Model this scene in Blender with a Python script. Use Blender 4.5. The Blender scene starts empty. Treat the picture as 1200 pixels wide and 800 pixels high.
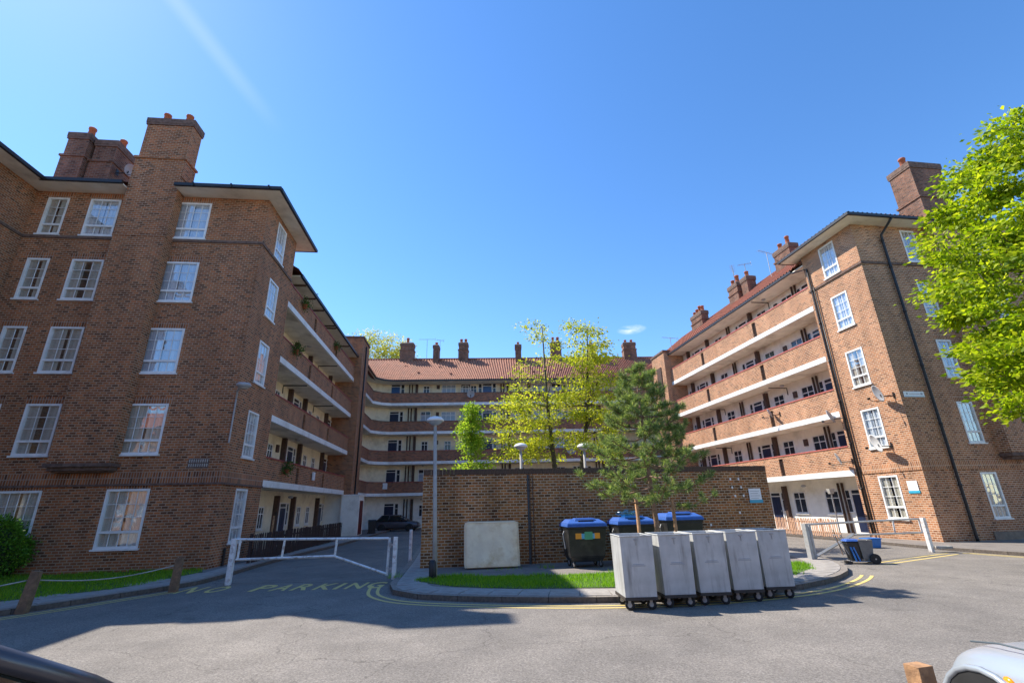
import bpy, bmesh, math, random
import numpy as np
from mathutils import Vector, Matrix
random.seed(7)
rng = np.random.default_rng(11)
sc = bpy.context.scene
COL = sc.collection

# ------------------------------------------------------------ camera
PITCH, ROLL, H = math.radians(19.055), math.radians(1.35), 1.7
cd = bpy.data.cameras.new('camera'); cam = bpy.data.objects.new('camera', cd); COL.objects.link(cam)
cd.sensor_width = 36.0; cd.lens = 553.3 / 1200 * 36; cd.clip_start = 0.05; cd.clip_end = 6000
fw = Vector((0, math.cos(PITCH), math.sin(PITCH))); r0 = Vector((1, 0, 0)); u0 = Vector((0, -math.sin(PITCH), math.cos(PITCH)))
rt = math.cos(ROLL) * r0 - math.sin(ROLL) * u0; up = math.sin(ROLL) * r0 + math.cos(ROLL) * u0
M = Matrix(((rt.x, up.x, -fw.x), (rt.y, up.y, -fw.y), (rt.z, up.z, -fw.z))).to_4x4()
M.translation = (0, 0, H); cam.matrix_world = M
sc.camera = cam

# ------------------------------------------------------------ light
SUN = Vector((7.50, -3.95, -10.0)).normalized()
w = bpy.data.worlds.new('World'); sc.world = w; w.use_nodes = True
nt = w.node_tree; nt.nodes.clear()
sky = nt.nodes.new('ShaderNodeTexSky'); sky.sky_type = 'NISHITA'; sky.sun_disc = False
sky.sun_elevation = math.asin(-SUN.z); sky.sun_rotation = math.atan2(-SUN.x, -SUN.y)
sky.altitude = 50; sky.air_density = 1.0; sky.dust_density = 0.10; sky.ozone_density = 3.5
bg = nt.nodes.new('ShaderNodeBackground'); bg.inputs[1].default_value = 0.110
out = nt.nodes.new('ShaderNodeOutputWorld')
hs = nt.nodes.new('ShaderNodeHueSaturation'); hs.inputs['Saturation'].default_value = 1.20; hs.inputs['Hue'].default_value = 0.503
nt.links.new(sky.outputs[0], hs.inputs['Color']); tcw = nt.nodes.new('ShaderNodeTexCoord')
cdir = (fw + rt * ((740 - 600) / 553.3) + up * ((400 - 386) / 553.3)).normalized()
vs = nt.nodes.new('ShaderNodeVectorMath'); vs.operation = 'SUBTRACT'; vs.inputs[1].default_value = cdir; nt.links.new(tcw.outputs['Generated'], vs.inputs[0])
vm_ = nt.nodes.new('ShaderNodeMapping'); vm_.inputs['Scale'].default_value = (32, 32, 95); nt.links.new(vs.outputs[0], vm_.inputs['Vector'])
vl = nt.nodes.new('ShaderNodeVectorMath'); vl.operation = 'LENGTH'; nt.links.new(vm_.outputs[0], vl.inputs[0])
mrc = nt.nodes.new('ShaderNodeMapRange'); mrc.inputs['From Min'].default_value = 1.0; mrc.inputs['From Max'].default_value = 0.2; nt.links.new(vl.outputs['Value'], mrc.inputs['Value'])
nc = nt.nodes.new('ShaderNodeTexNoise'); nc.inputs['Scale'].default_value = 1.6; nc.inputs['Detail'].default_value = 6; nt.links.new(vm_.outputs[0], nc.inputs['Vector'])
mc = nt.nodes.new('ShaderNodeMath'); mc.operation = 'MULTIPLY_ADD'; mc.inputs[1].default_value = 2.2; mc.inputs[2].default_value = -.75; mc.use_clamp = True; nt.links.new(nc.outputs['Fac'], mc.inputs[0])
mk = nt.nodes.new('ShaderNodeMath'); mk.operation = 'MULTIPLY'; mk.use_clamp = True; nt.links.new(mc.outputs[0], mk.inputs[0]); nt.links.new(mrc.outputs[0], mk.inputs[1])
mxs = nt.nodes.new('ShaderNodeMix'); mxs.data_type = 'RGBA'; nt.links.new(mk.outputs[0], mxs.inputs['Factor']); nt.links.new(hs.outputs[0], mxs.inputs['A']); mxs.inputs['B'].default_value = (4.2, 4.6, 5.0, 1)
d1_ = (fw + rt * ((205 - 600) / 553.3) + up * (400 / 553.3)).normalized(); d2_ = (fw + rt * ((285 - 600) / 553.3) + up * (300 / 553.3)).normalized()
nn_ = d1_.cross(d2_).normalized(); mid_ = (d1_ * 1.25 + d2_ * -.1).normalized()
dp = nt.nodes.new('ShaderNodeVectorMath'); dp.operation = 'DOT_PRODUCT'; dp.inputs[1].default_value = nn_; nt.links.new(tcw.outputs['Generated'], dp.inputs[0])
ab = nt.nodes.new('ShaderNodeMath'); ab.operation = 'ABSOLUTE'; nt.links.new(dp.outputs['Value'], ab.inputs[0])
w1 = nt.nodes.new('ShaderNodeMapRange'); w1.interpolation_type = 'SMOOTHSTEP'; w1.inputs['From Min'].default_value = .020; w1.inputs['From Max'].default_value = 0.0; nt.links.new(ab.outputs[0], w1.inputs['Value'])
dq = nt.nodes.new('ShaderNodeVectorMath'); dq.operation = 'DOT_PRODUCT'; dq.inputs[1].default_value = mid_; nt.links.new(tcw.outputs['Generated'], dq.inputs[0])
w2 = nt.nodes.new('ShaderNodeMapRange'); w2.interpolation_type = 'SMOOTHSTEP'; w2.inputs['From Min'].default_value = .972; w2.inputs['From Max'].default_value = 1.0; w2.inputs['To Max'].default_value = .11; nt.links.new(dq.outputs['Value'], w2.inputs['Value'])
w3 = nt.nodes.new('ShaderNodeMath'); w3.operation = 'MULTIPLY'; nt.links.new(w1.outputs[0], w3.inputs[0]); nt.links.new(w2.outputs[0], w3.inputs[1])
mx2 = nt.nodes.new('ShaderNodeMix'); mx2.data_type = 'RGBA'; nt.links.new(w3.outputs[0], mx2.inputs['Factor']); nt.links.new(mxs.outputs['Result'], mx2.inputs['A']); mx2.inputs['B'].default_value = (4.4, 4.8, 5.2, 1)
nt.links.new(mx2.outputs['Result'], bg.inputs[0]); nt.links.new(bg.outputs[0], out.inputs[0])
ld = bpy.data.lights.new('sun', 'SUN'); sun = bpy.data.objects.new('sun', ld); COL.objects.link(sun)
ld.energy = 3.35; ld.angle = math.radians(0.5); ld.color = (1.0, 0.93, 0.82)
sun.rotation_euler = SUN.to_track_quat('-Z', 'Y').to_euler(); sun.location = (-20, 14, 40)
sc.cycles.max_bounces = 12; sc.cycles.diffuse_bounces = 6; sc.cycles.transparent_max_bounces = 16
sc.view_settings.view_transform = 'Standard'; sc.view_settings.look = 'None'
sc.view_settings.exposure = 1.32; sc.view_settings.gamma = 1.0
try: sc.view_settings.use_curve_mapping = False
except Exception: pass

# ------------------------------------------------------------ materials
def newmat(name):
    m = bpy.data.materials.new(name); m.use_nodes = True
    return m, m.node_tree, m.node_tree.nodes['Principled BSDF']

def mat(name, col, rough=0.7, metal=0.0, var=0.12, scale=6.0, bump=0.0, bscale=40.0, dirt=None, dscale=1.2, spec=0.5):
    """plain coloured material with noise variation, optional dirt blotches and bump"""
    m, t, b = newmat(name); N = t.nodes; L = t.links
    b.inputs['Roughness'].default_value = rough; b.inputs['Metallic'].default_value = metal
    b.inputs['Specular IOR Level'].default_value = spec
    tc = N.new('ShaderNodeTexCoord')
    n = N.new('ShaderNodeTexNoise'); n.inputs['Scale'].default_value = scale; n.inputs['Detail'].default_value = 6
    L.new(tc.outputs['Object'], n.inputs['Vector'])
    r = N.new('ShaderNodeValToRGB'); e = r.color_ramp.elements
    e[0].position = 0.3; e[1].position = 0.7
    e[0].color = (*[c * (1 - var) for c in col], 1); e[1].color = (*[min(1, c * (1 + var)) for c in col], 1)
    L.new(n.outputs['Fac'], r.inputs['Fac']); src = r.outputs['Color']
    if dirt:
        n2 = N.new('ShaderNodeTexNoise'); n2.inputs['Scale'].default_value = dscale; n2.inputs['Detail'].default_value = 9
        n2.inputs['Roughness'].default_value = 0.65
        L.new(tc.outputs['Object'], n2.inputs['Vector'])
        r2 = N.new('ShaderNodeValToRGB'); r2.color_ramp.elements[0].position = 0.5; r2.color_ramp.elements[1].position = 0.72
        r2.color_ramp.elements[0].color = (0, 0, 0, 1); r2.color_ramp.elements[1].color = (1, 1, 1, 1)
        L.new(n2.outputs['Fac'], r2.inputs['Fac'])
        mx = N.new('ShaderNodeMix'); mx.data_type = 'RGBA'
        L.new(r2.outputs['Color'], mx.inputs['Factor']); L.new(src, mx.inputs['A']); mx.inputs['B'].default_value = (*dirt, 1)
        src = mx.outputs['Result']
    L.new(src, b.inputs['Base Color'])
    if bump:
        n3 = N.new('ShaderNodeTexNoise'); n3.inputs['Scale'].default_value = bscale; n3.inputs['Detail'].default_value = 4
        L.new(tc.outputs['Object'], n3.inputs['Vector'])
        bp = N.new('ShaderNodeBump'); bp.inputs['Strength'].default_value = bump; bp.inputs['Distance'].default_value = 0.02
        L.new(n3.outputs['Fac'], bp.inputs['Height']); L.new(bp.outputs['Normal'], b.inputs['Normal'])
    return m

def brick(name, tones, mortar, bw=0.20, bh=0.083, gap=0.0125, soldier=False, patch=(0.36, 0.12, 0.055), patch_amt=0.5, grime=0.5):
    m, t, b = newmat(name); N = t.nodes; L = t.links
    b.inputs['Roughness'].default_value = 0.9; b.inputs['Specular IOR Level'].default_value = 0.25
    uv = N.new('ShaderNodeUVMap'); uv.uv_map = 'UVMap'
    mp = N.new('ShaderNodeMapping'); L.new(uv.outputs['UV'], mp.inputs['Vector'])
    if soldier: mp.inputs['Rotation'].default_value = (0, 0, math.pi / 2)
    nz = N.new('ShaderNodeTexNoise'); nz.inputs['Scale'].default_value = 5; nz.inputs['Detail'].default_value = 3
    L.new(mp.outputs[0], nz.inputs['Vector'])
    sb = N.new('ShaderNodeVectorMath'); sb.operation = 'SUBTRACT'; sb.inputs[1].default_value = (0.5, 0.5, 0.5)
    L.new(nz.outputs['Color'], sb.inputs[0])
    ml = N.new('ShaderNodeVectorMath'); ml.operation = 'SCALE'; ml.inputs['Scale'].default_value = 0.012; L.new(sb.outputs[0], ml.inputs[0])
    ad = N.new('ShaderNodeVectorMath'); ad.operation = 'ADD'; L.new(mp.outputs[0], ad.inputs[0]); L.new(ml.outputs[0], ad.inputs[1])
    br = N.new('ShaderNodeTexBrick'); br.inputs['Color1'].default_value = (0, 0, 0, 1); br.inputs['Color2'].default_value = (1, 1, 1, 1)
    br.inputs['Mortar'].default_value = (0.5, 0.5, 0.5, 1); br.inputs['Scale'].default_value = 1
    br.inputs['Mortar Size'].default_value = gap; br.inputs['Mortar Smooth'].default_value = 0.1; br.inputs['Bias'].default_value = 0
    br.inputs['Brick Width'].default_value = bw; br.inputs['Row Height'].default_value = bh
    br.offset = 0.0 if soldier else 0.5
    L.new(ad.outputs[0], br.inputs['Vector'])
    r = N.new('ShaderNodeValToRGB'); cr = r.color_ramp
    for i, c in enumerate(tones):
        p = i / (len(tones) - 1)
        e = cr.elements[0] if i == 0 else (cr.elements[-1] if i == len(tones) - 1 else cr.elements.new(p))
        e.position = p
        e.color = (*c, 1)
    L.new(br.outputs['Color'], r.inputs['Fac']); src = r.outputs['Color']
    # redder areas of brickwork
    n2 = N.new('ShaderNodeTexNoise'); n2.inputs['Scale'].default_value = 0.55; n2.inputs['Detail'].default_value = 8; n2.inputs['Roughness'].default_value = 0.7
    L.new(uv.outputs['UV'], n2.inputs['Vector'])
    r2 = N.new('ShaderNodeValToRGB'); r2.color_ramp.elements[0].position = 0.52; r2.color_ramp.elements[1].position = 0.78
    r2.color_ramp.elements[0].color = (0, 0, 0, 1); r2.color_ramp.elements[1].color = (patch_amt,) * 3 + (1,)
    L.new(n2.outputs['Fac'], r2.inputs['Fac'])
    mx = N.new('ShaderNodeMix'); mx.data_type = 'RGBA'; L.new(r2.outputs['Color'], mx.inputs['Factor'])
    L.new(src, mx.inputs['A']); mx.inputs['B'].default_value = (*patch, 1)
    mo = N.new('ShaderNodeMix'); mo.data_type = 'RGBA'; L.new(br.outputs['Fac'], mo.inputs['Factor'])
    L.new(mx.outputs['Result'], mo.inputs['A']); mo.inputs['B'].default_value = (*mortar, 1)
    # soot and weathering
    n4 = N.new('ShaderNodeTexNoise'); n4.inputs['Scale'].default_value = 0.9; n4.inputs['Detail'].default_value = 10; n4.inputs['Roughness'].default_value = 0.65
    mp4 = N.new('ShaderNodeMapping'); mp4.inputs['Scale'].default_value = (1.6, 0.32, 1); mp4.inputs['Location'].default_value = (7, 3, 0)
    L.new(uv.outputs['UV'], mp4.inputs['Vector']); L.new(mp4.outputs[0], n4.inputs['Vector'])
    r4 = N.new('ShaderNodeMapRange'); r4.inputs['From Min'].default_value = 0.3; r4.inputs['From Max'].default_value = 0.7
    r4.inputs['To Min'].default_value = 1.0 - grime * 0.55; r4.inputs['To Max'].default_value = 1.0 + grime * 0.35
    L.new(n4.outputs['Fac'], r4.inputs['Value'])
    mm = N.new('ShaderNodeMix'); mm.data_type = 'RGBA'; mm.blend_type = 'MULTIPLY'; mm.inputs['Factor'].default_value = 1
    L.new(mo.outputs['Result'], mm.inputs['A']); L.new(r4.outputs[0], mm.inputs['B'])
    L.new(mm.outputs['Result'], b.inputs['Base Color'])
    inv = N.new('ShaderNodeMath'); inv.operation = 'SUBTRACT'; inv.inputs[0].default_value = 1; L.new(br.outputs['Fac'], inv.inputs[1])
    n5 = N.new('ShaderNodeTexNoise'); n5.inputs['Scale'].default_value = 60; L.new(uv.outputs['UV'], n5.inputs['Vector'])
    a5 = N.new('ShaderNodeMath'); a5.operation = 'MULTIPLY_ADD'; a5.inputs[1].default_value = 0.35; L.new(n5.outputs['Fac'], a5.inputs[0]); L.new(inv.outputs[0], a5.inputs[2])
    bp = N.new('ShaderNodeBump'); bp.inputs['Strength'].default_value = 0.6; bp.inputs['Distance'].default_value = 0.012
    L.new(a5.outputs[0], bp.inputs['Height']); L.new(bp.outputs['Normal'], b.inputs['Normal'])
    return m

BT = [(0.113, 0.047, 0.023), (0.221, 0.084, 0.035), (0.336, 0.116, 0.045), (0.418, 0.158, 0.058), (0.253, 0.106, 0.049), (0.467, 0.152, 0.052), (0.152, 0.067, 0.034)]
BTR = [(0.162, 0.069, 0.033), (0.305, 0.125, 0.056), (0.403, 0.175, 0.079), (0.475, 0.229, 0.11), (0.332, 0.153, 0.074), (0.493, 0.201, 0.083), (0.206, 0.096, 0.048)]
BTW = [(0.095, 0.039, 0.016), (0.229, 0.094, 0.029), (0.357, 0.14, 0.04), (0.434, 0.178, 0.051), (0.177, 0.077, 0.028), (0.472, 0.159, 0.043), (0.132, 0.059, 0.022)]
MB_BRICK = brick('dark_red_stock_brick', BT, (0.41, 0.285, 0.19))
MB_SOLD = brick('soldier_course_brick', BT, (0.38, 0.28, 0.21), soldier=True)
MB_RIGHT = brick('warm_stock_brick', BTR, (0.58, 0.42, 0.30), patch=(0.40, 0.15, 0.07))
MB_RSOLD = brick('warm_soldier_brick', BTR, (0.58, 0.42, 0.30), soldier=True)
MB_WALL = brick('garden_wall_brick', BTW, (0.50, 0.365, 0.23), patch_amt=0.5, grime=0.7)
MB_FAR = brick('far_parapet_brick', BT, (0.30, 0.22, 0.18), grime=0.4)
MB_CHIM = brick('sooty_chimney_brick', [(0.08, 0.04, 0.03), (0.20, 0.085, 0.05), (0.26, 0.12, 0.075), (0.14, 0.07, 0.05), (0.30, 0.14, 0.08)], (0.22, 0.17, 0.14), grime=0.9)
M_CAPB = mat('dark_brick_cap', (0.145, 0.092, 0.07), 0.9, var=0.4, scale=9, bump=0.3)
M_WHITE = mat('white_gloss_paint', (0.80, 0.80, 0.78), 0.35, var=0.04, dirt=(0.60, 0.59, 0.55), dscale=2.0)
M_BAND = mat('white_fascia_paint', (0.78, 0.78, 0.76), 0.6, var=0.05, dirt=(0.55, 0.54, 0.50), dscale=0.9)
M_SOFF = mat('weathered_soffit_paint', (0.76, 0.71, 0.59), 0.8, var=0.10, scale=2, dirt=(0.42, 0.37, 0.29), dscale=0.8)
M_SOFFW = mat('cream_eave_soffit', (0.86, 0.81, 0.69), 0.7, var=0.06, scale=2, dirt=(0.55, 0.50, 0.41), dscale=0.7)
M_CREAM = mat('cream_render', (0.86, 0.78, 0.58), 0.8, var=0.06, scale=3, dirt=(0.58, 0.50, 0.36), dscale=0.9)
M_RENDW = mat('white_render', (0.86, 0.83, 0.75), 0.8, var=0.05, scale=3, dirt=(0.62, 0.58, 0.50), dscale=0.8)
M_RED = mat('red_coping_paint', (0.30, 0.055, 0.045), 0.6, var=0.25, scale=8)
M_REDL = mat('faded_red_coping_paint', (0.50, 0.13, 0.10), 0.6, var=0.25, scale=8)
M_BLACK = mat('black_iron_paint', (0.018, 0.018, 0.02), 0.45, var=0.3, scale=12)
M_BROWN = mat('brown_painted_pipe', (0.075, 0.042, 0.030), 0.6, var=0.3, scale=8)
M_NAVY = mat('navy_door_paint', (0.012, 0.022, 0.06), 0.4, var=0.15)
M_BLUE = mat('blue_door_paint', (0.02, 0.10, 0.30), 0.4, var=0.15)
M_DRED = mat('oxblood_door_paint', (0.12, 0.015, 0.012), 0.5, var=0.2)
M_POT = mat('terracotta', (0.42, 0.12, 0.05), 0.8, var=0.25, scale=10, dirt=(0.2, 0.08, 0.05), dscale=5)
M_LEAD = mat('lead_flashing', (0.30, 0.32, 0.34), 0.5, metal=0.3, var=0.15)
M_CONC = mat('grey_concrete', (0.40, 0.38, 0.34), 0.85, var=0.14, scale=12, dirt=(0.26, 0.24, 0.21), dscale=3, bump=0.2)
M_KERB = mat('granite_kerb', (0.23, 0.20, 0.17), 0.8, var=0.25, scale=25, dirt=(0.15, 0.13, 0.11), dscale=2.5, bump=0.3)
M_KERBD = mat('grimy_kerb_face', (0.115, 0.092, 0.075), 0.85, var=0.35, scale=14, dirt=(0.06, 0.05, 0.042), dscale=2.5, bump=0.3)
M_SLAB = mat('paving_concrete', (0.33, 0.30, 0.27), 0.85, var=0.16, scale=9, dirt=(0.20, 0.18, 0.16), dscale=2.5, bump=0.25)
M_PAVE = mat('worn_footway_asphalt', (0.20, 0.175, 0.155), 0.9, var=0.25, scale=30, dirt=(0.12, 0.10, 0.09), dscale=1.6, bump=0.3)
M_GALV = mat('galvanised_steel', (0.48, 0.48, 0.465), 0.55, metal=0.10, var=0.14, scale=3.5, dirt=(0.26, 0.25, 0.235), dscale=1.6, bump=0.12, bscale=5)
_n = [n for n in M_GALV.node_tree.nodes if n.type == 'TEX_NOISE'][1]; _mp = M_GALV.node_tree.nodes.new('ShaderNodeMapping'); _mp.inputs['Scale'].default_value = (5, 5, .55)
M_GALV.node_tree.links.new(M_GALV.node_tree.nodes['Texture Coordinate'].outputs['Object'], _mp.inputs['Vector']); M_GALV.node_tree.links.new(_mp.outputs[0], _n.inputs['Vector'])
_oi = M_GALV.node_tree.nodes.new('ShaderNodeObjectInfo'); _cm = M_GALV.node_tree.nodes.new('ShaderNodeMath'); _cm.operation = 'MULTIPLY'; _cm.inputs[1].default_value = 40
M_GALV.node_tree.links.new(_oi.outputs['Random'], _cm.inputs[0]); M_GALV.node_tree.links.new(_cm.outputs[0], _mp.inputs['Location'])
M_STEEL = mat('dull_tube_steel', (0.36, 0.36, 0.36), 0.5, metal=0.5, var=0.2)
M_GATEW = mat('chipped_white_gate_paint', (0.74, 0.74, 0.72), 0.5, var=0.08, dirt=(0.26, 0.16, 0.11), dscale=7)
M_GATEG = mat('grey_gate_paint', (0.42, 0.42, 0.41), 0.55, var=0.2, dirt=(0.22, 0.18, 0.15), dscale=6)
M_RUBBER = mat('black_rubber', (0.02, 0.02, 0.02), 0.8, var=0.3)
M_BINB = mat('black_bin_plastic', (0.016, 0.017, 0.019), 0.45, var=0.3, scale=4, dirt=(0.05, 0.048, 0.042), dscale=3)
M_BINL = mat('blue_bin_lid', (0.05, 0.13, 0.42), 0.35, var=0.12)
M_BLUEP = mat('blue_plastic', (0.02, 0.16, 0.50), 0.4, var=0.1)
M_TEAL = mat('teal_plastic', (0.05, 0.30, 0.38), 0.4, var=0.1)
M_BINW = mat('grey_cart_plastic', (0.17, 0.165, 0.155), 0.5, var=0.15, dirt=(0.10, 0.095, 0.09), dscale=4)
M_WOOD = mat('weathered_timber', (0.21, 0.125, 0.07), 0.85, var=0.35, scale=14, dirt=(0.10, 0.065, 0.045), dscale=4, bump=0.4)
M_WOODR = mat('bright_sawn_timber', (0.42, 0.23, 0.11), 0.8, var=0.3, scale=14, dirt=(0.2, 0.11, 0.06), dscale=6, bump=0.4)
M_PICK = mat('salmon_picket_timber', (0.55, 0.33, 0.21), 0.8, var=0.25, scale=9)
M_PICKD = mat('dark_picket_timber', (0.05, 0.028, 0.022), 0.7, var=0.3, scale=9)
M_FABRIC = mat('grubby_cream_mattress_cover', (0.95, 0.74, 0.50), 0.9, var=0.10, scale=3, dirt=(0.72, 0.50, 0.26), dscale=2.2, bump=0.6, bscale=6)
M_DISH = mat('grey_dish_enamel', (0.36, 0.37, 0.39), 0.5, var=0.06)
M_DISHW = mat('white_dish_enamel', (0.75, 0.75, 0.73), 0.5, var=0.05)
M_SIGNW = mat('white_sign_enamel', (0.80, 0.82, 0.83), 0.4, var=0.03)
M_SIGNB = mat('blue_sign_band', (0.04, 0.36, 0.52), 0.4, var=0.05)
M_INK = mat('dark_print', (0.06, 0.08, 0.09), 0.6, var=0.1)
M_INKG = mat('grey_print', (0.35, 0.37, 0.40), 0.6, var=0.1)
M_ORANGE = mat('orange_print', (0.80, 0.32, 0.03), 0.5, var=0.05)
M_GREEN = mat('green_print', (0.08, 0.35, 0.20), 0.5, var=0.05)
M_SKYB = mat('light_blue_print', (0.10, 0.38, 0.60), 0.5, var=0.05)
M_EARTH = mat('dark_soil', (0.06, 0.045, 0.03), 0.95, var=0.3, bump=0.5)
M_LEAFY = None
def tile_mat(name, c1, c2):
    m = mat(name, c1, 0.85, var=0.25, scale=3.0, dirt=c2, dscale=1.5, bump=0.2); return m
M_TILE = tile_mat('pantile_clay', (0.36, 0.155, 0.095), (0.25, 0.13, 0.09))
M_TILED = tile_mat('red_roof_tile', (0.30, 0.10, 0.06), (0.17, 0.08, 0.06))
M_BARK = mat('tree_bark', (0.11, 0.085, 0.06), 0.9, var=0.4, scale=20, bump=0.6)
M_BARKD = mat('dark_mossy_bark', (0.075, 0.065, 0.035), 0.9, var=0.4, scale=20, bump=0.6)
M_BARKP = mat('pine_bark', (0.24, 0.15, 0.10), 0.9, var=0.35, scale=20, bump=0.6)

def leafmat(name, c1, c2, c3, trans=0.5, rough=0.55):
    m, t, b = newmat(name); N = t.nodes; L = t.links
    g = N.new('ShaderNodeNewGeometry'); r = N.new('ShaderNodeValToRGB')
    r.color_ramp.elements[0].color = (*c1, 1); r.color_ramp.elements[1].color = (*c3, 1)
    e = r.color_ramp.elements.new(0.5); e.color = (*c2, 1)
    L.new(g.outputs['Random Per Island'], r.inputs['Fac'])
    b.inputs['Roughness'].default_value = rough; b.inputs['Specular IOR Level'].default_value = 0.3
    L.new(r.outputs['Color'], b.inputs['Base Color'])
    tr = N.new('ShaderNodeBsdfTranslucent'); mulc = N.new('ShaderNodeMix'); mulc.data_type = 'RGBA'; mulc.blend_type = 'MULTIPLY'
    mulc.inputs['Factor'].default_value = 1; L.new(r.outputs['Color'], mulc.inputs['A']); mulc.inputs['B'].default_value = (1.6, 1.6, 0.8, 1)
    L.new(mulc.outputs['Result'], tr.inputs['Color'])
    ms = N.new('ShaderNodeMixShader'); ms.inputs[0].default_value = trans
    L.new(b.outputs[0], ms.inputs[1]); L.new(tr.outputs[0], ms.inputs[2])
    L.new(ms.outputs[0], N['Material Output'].inputs['Surface'])
    return m
L_LIME = leafmat('lime_tree_leaf', (0.09, 0.17, 0.006), (0.26, 0.36, 0.010), (0.46, 0.50, 0.03))
L_YELL = leafmat('golden_leaf', (0.20, 0.27, 0.02), (0.38, 0.42, 0.03), (0.56, 0.54, 0.07))
L_SMALL = leafmat('fresh_green_leaf', (0.14, 0.26, 0.02), (0.26, 0.40, 0.04), (0.42, 0.50, 0.08))
L_BACK = leafmat('pale_spring_leaf', (0.22, 0.26, 0.06), (0.40, 0.40, 0.07), (0.55, 0.50, 0.12))
L_PINE = leafmat('pine_needle', (0.05, 0.10, 0.035), (0.14, 0.21, 0.08), (0.40, 0.46, 0.18), trans=0.42)
L_HEDGE = leafmat('hedge_leaf', (0.05, 0.14, 0.012), (0.11, 0.26, 0.02), (0.20, 0.38, 0.04), trans=0.3)
L_GRASS = leafmat('grass_blade', (0.09, 0.22, 0.010), (0.17, 0.36, 0.014), (0.28, 0.46, 0.03), trans=0.45)
L_POTP = leafmat('potted_leaf', (0.03, 0.07, 0.015), (0.05, 0.12, 0.02), (0.09, 0.18, 0.03), trans=0.3)
M_TURF = mat('turf_soil', (0.07, 0.13, 0.02), 0.95, var=0.35, scale=12)

def glassmat(name, tint=(1, 1, 1), base=0.14):
    m, t, b = newmat(name); N = t.nodes; L = t.links
    N.remove(b)
    tr = N.new('ShaderNodeBsdfTransparent'); tr.inputs[0].default_value = (*[0.97 * c for c in tint], 1)
    gl = N.new('ShaderNodeBsdfGlossy'); gl.inputs['Roughness'].default_value = 0.03; gl.inputs['Color'].default_value = (0.95, 0.97, 1, 1)
    tc = N.new('ShaderNodeTexCoord'); nz = N.new('ShaderNodeTexNoise'); nz.inputs['Scale'].default_value = 2.2
    L.new(tc.outputs['Object'], nz.inputs['Vector'])
    bp = N.new('ShaderNodeBump'); bp.inputs['Strength'].default_value = 0.08; bp.inputs['Distance'].default_value = 0.05
    L.new(nz.outputs['Fac'], bp.inputs['Height']); L.new(bp.outputs['Normal'], gl.inputs['Normal'])
    fr = N.new('ShaderNodeFresnel'); fr.inputs['IOR'].default_value = 1.5
    ma = N.new('ShaderNodeMath'); ma.operation = 'MULTIPLY_ADD'; ma.inputs[1].default_value = 1.0; ma.inputs[2].default_value = base
    ma.use_clamp = True; gg = N.new('ShaderNodeNewGeometry'); fb = N.new('ShaderNodeMath'); fb.operation = 'SUBTRACT'; fb.inputs[0].default_value = 1; L.new(gg.outputs['Backfacing'], fb.inputs[1])
    fm_ = N.new('ShaderNodeMath'); fm_.operation = 'MULTIPLY'; L.new(fr.outputs[0], fm_.inputs[0]); L.new(fb.outputs[0], fm_.inputs[1]); L.new(fm_.outputs[0], ma.inputs[0])
    ms = N.new('ShaderNodeMixShader'); L.new(ma.outputs[0], ms.inputs[0]); L.new(tr.outputs[0], ms.inputs[1]); L.new(gl.outputs[0], ms.inputs[2])
    L.new(ms.outputs[0], N['Material Output'].inputs['Surface'])
    return m
M_GLASS = glassmat('window_glass', base=0.12)
M_GLASSD = mat('dim_room_glass', (0.035, 0.04, 0.05), 0.06, var=0.6, scale=1.5)
M_GLASSC = mat('net_curtain_glass', (0.34, 0.40, 0.48), 0.12, var=0.2, scale=2.5)
def curtainmat(name, c, freq=14):
    m, t, b = newmat(name); N = t.nodes; L = t.links
    b.inputs['Roughness'].default_value = 0.95; b.inputs['Specular IOR Level'].default_value = 0.1
    tc = N.new('ShaderNodeTexCoord'); wv = N.new('ShaderNodeTexWave'); wv.inputs['Scale'].default_value = freq / 6.28
    wv.inputs['Distortion'].default_value = 2.0; wv.inputs['Detail'].default_value = 2; wv.bands_direction = 'X'
    mp = N.new('ShaderNodeMapping'); mp.inputs['Scale'].default_value = (1, 1, 0.12)
    L.new(tc.outputs['Object'], mp.inputs['Vector']); L.new(mp.outputs[0], wv.inputs['Vector'])
    r = N.new('ShaderNodeValToRGB'); r.color_ramp.elements[0].color = (*[k * 0.82 for k in c], 1); r.color_ramp.elements[1].color = (*c, 1)
    L.new(wv.outputs['Fac'], r.inputs['Fac']); L.new(r.outputs['Color'], b.inputs['Base Color'])
    bp = N.new('ShaderNodeBump'); bp.inputs['Strength'].default_value = 0.4; bp.inputs['Distance'].default_value = 0.02
    L.new(wv.outputs['Fac'], bp.inputs['Height']); L.new(bp.outputs['Normal'], b.inputs['Normal'])
    return m
CURT = [curtainmat('white_net_curtain', (0.74, 0.77, 0.80)), curtainmat('grey_curtain', (0.62, 0.60, 0.52), 10),
        curtainmat('cream_curtain', (0.72, 0.69, 0.58), 12), curtainmat('pale_blue_blind', (0.70, 0.79, 0.88), 4)]

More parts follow.
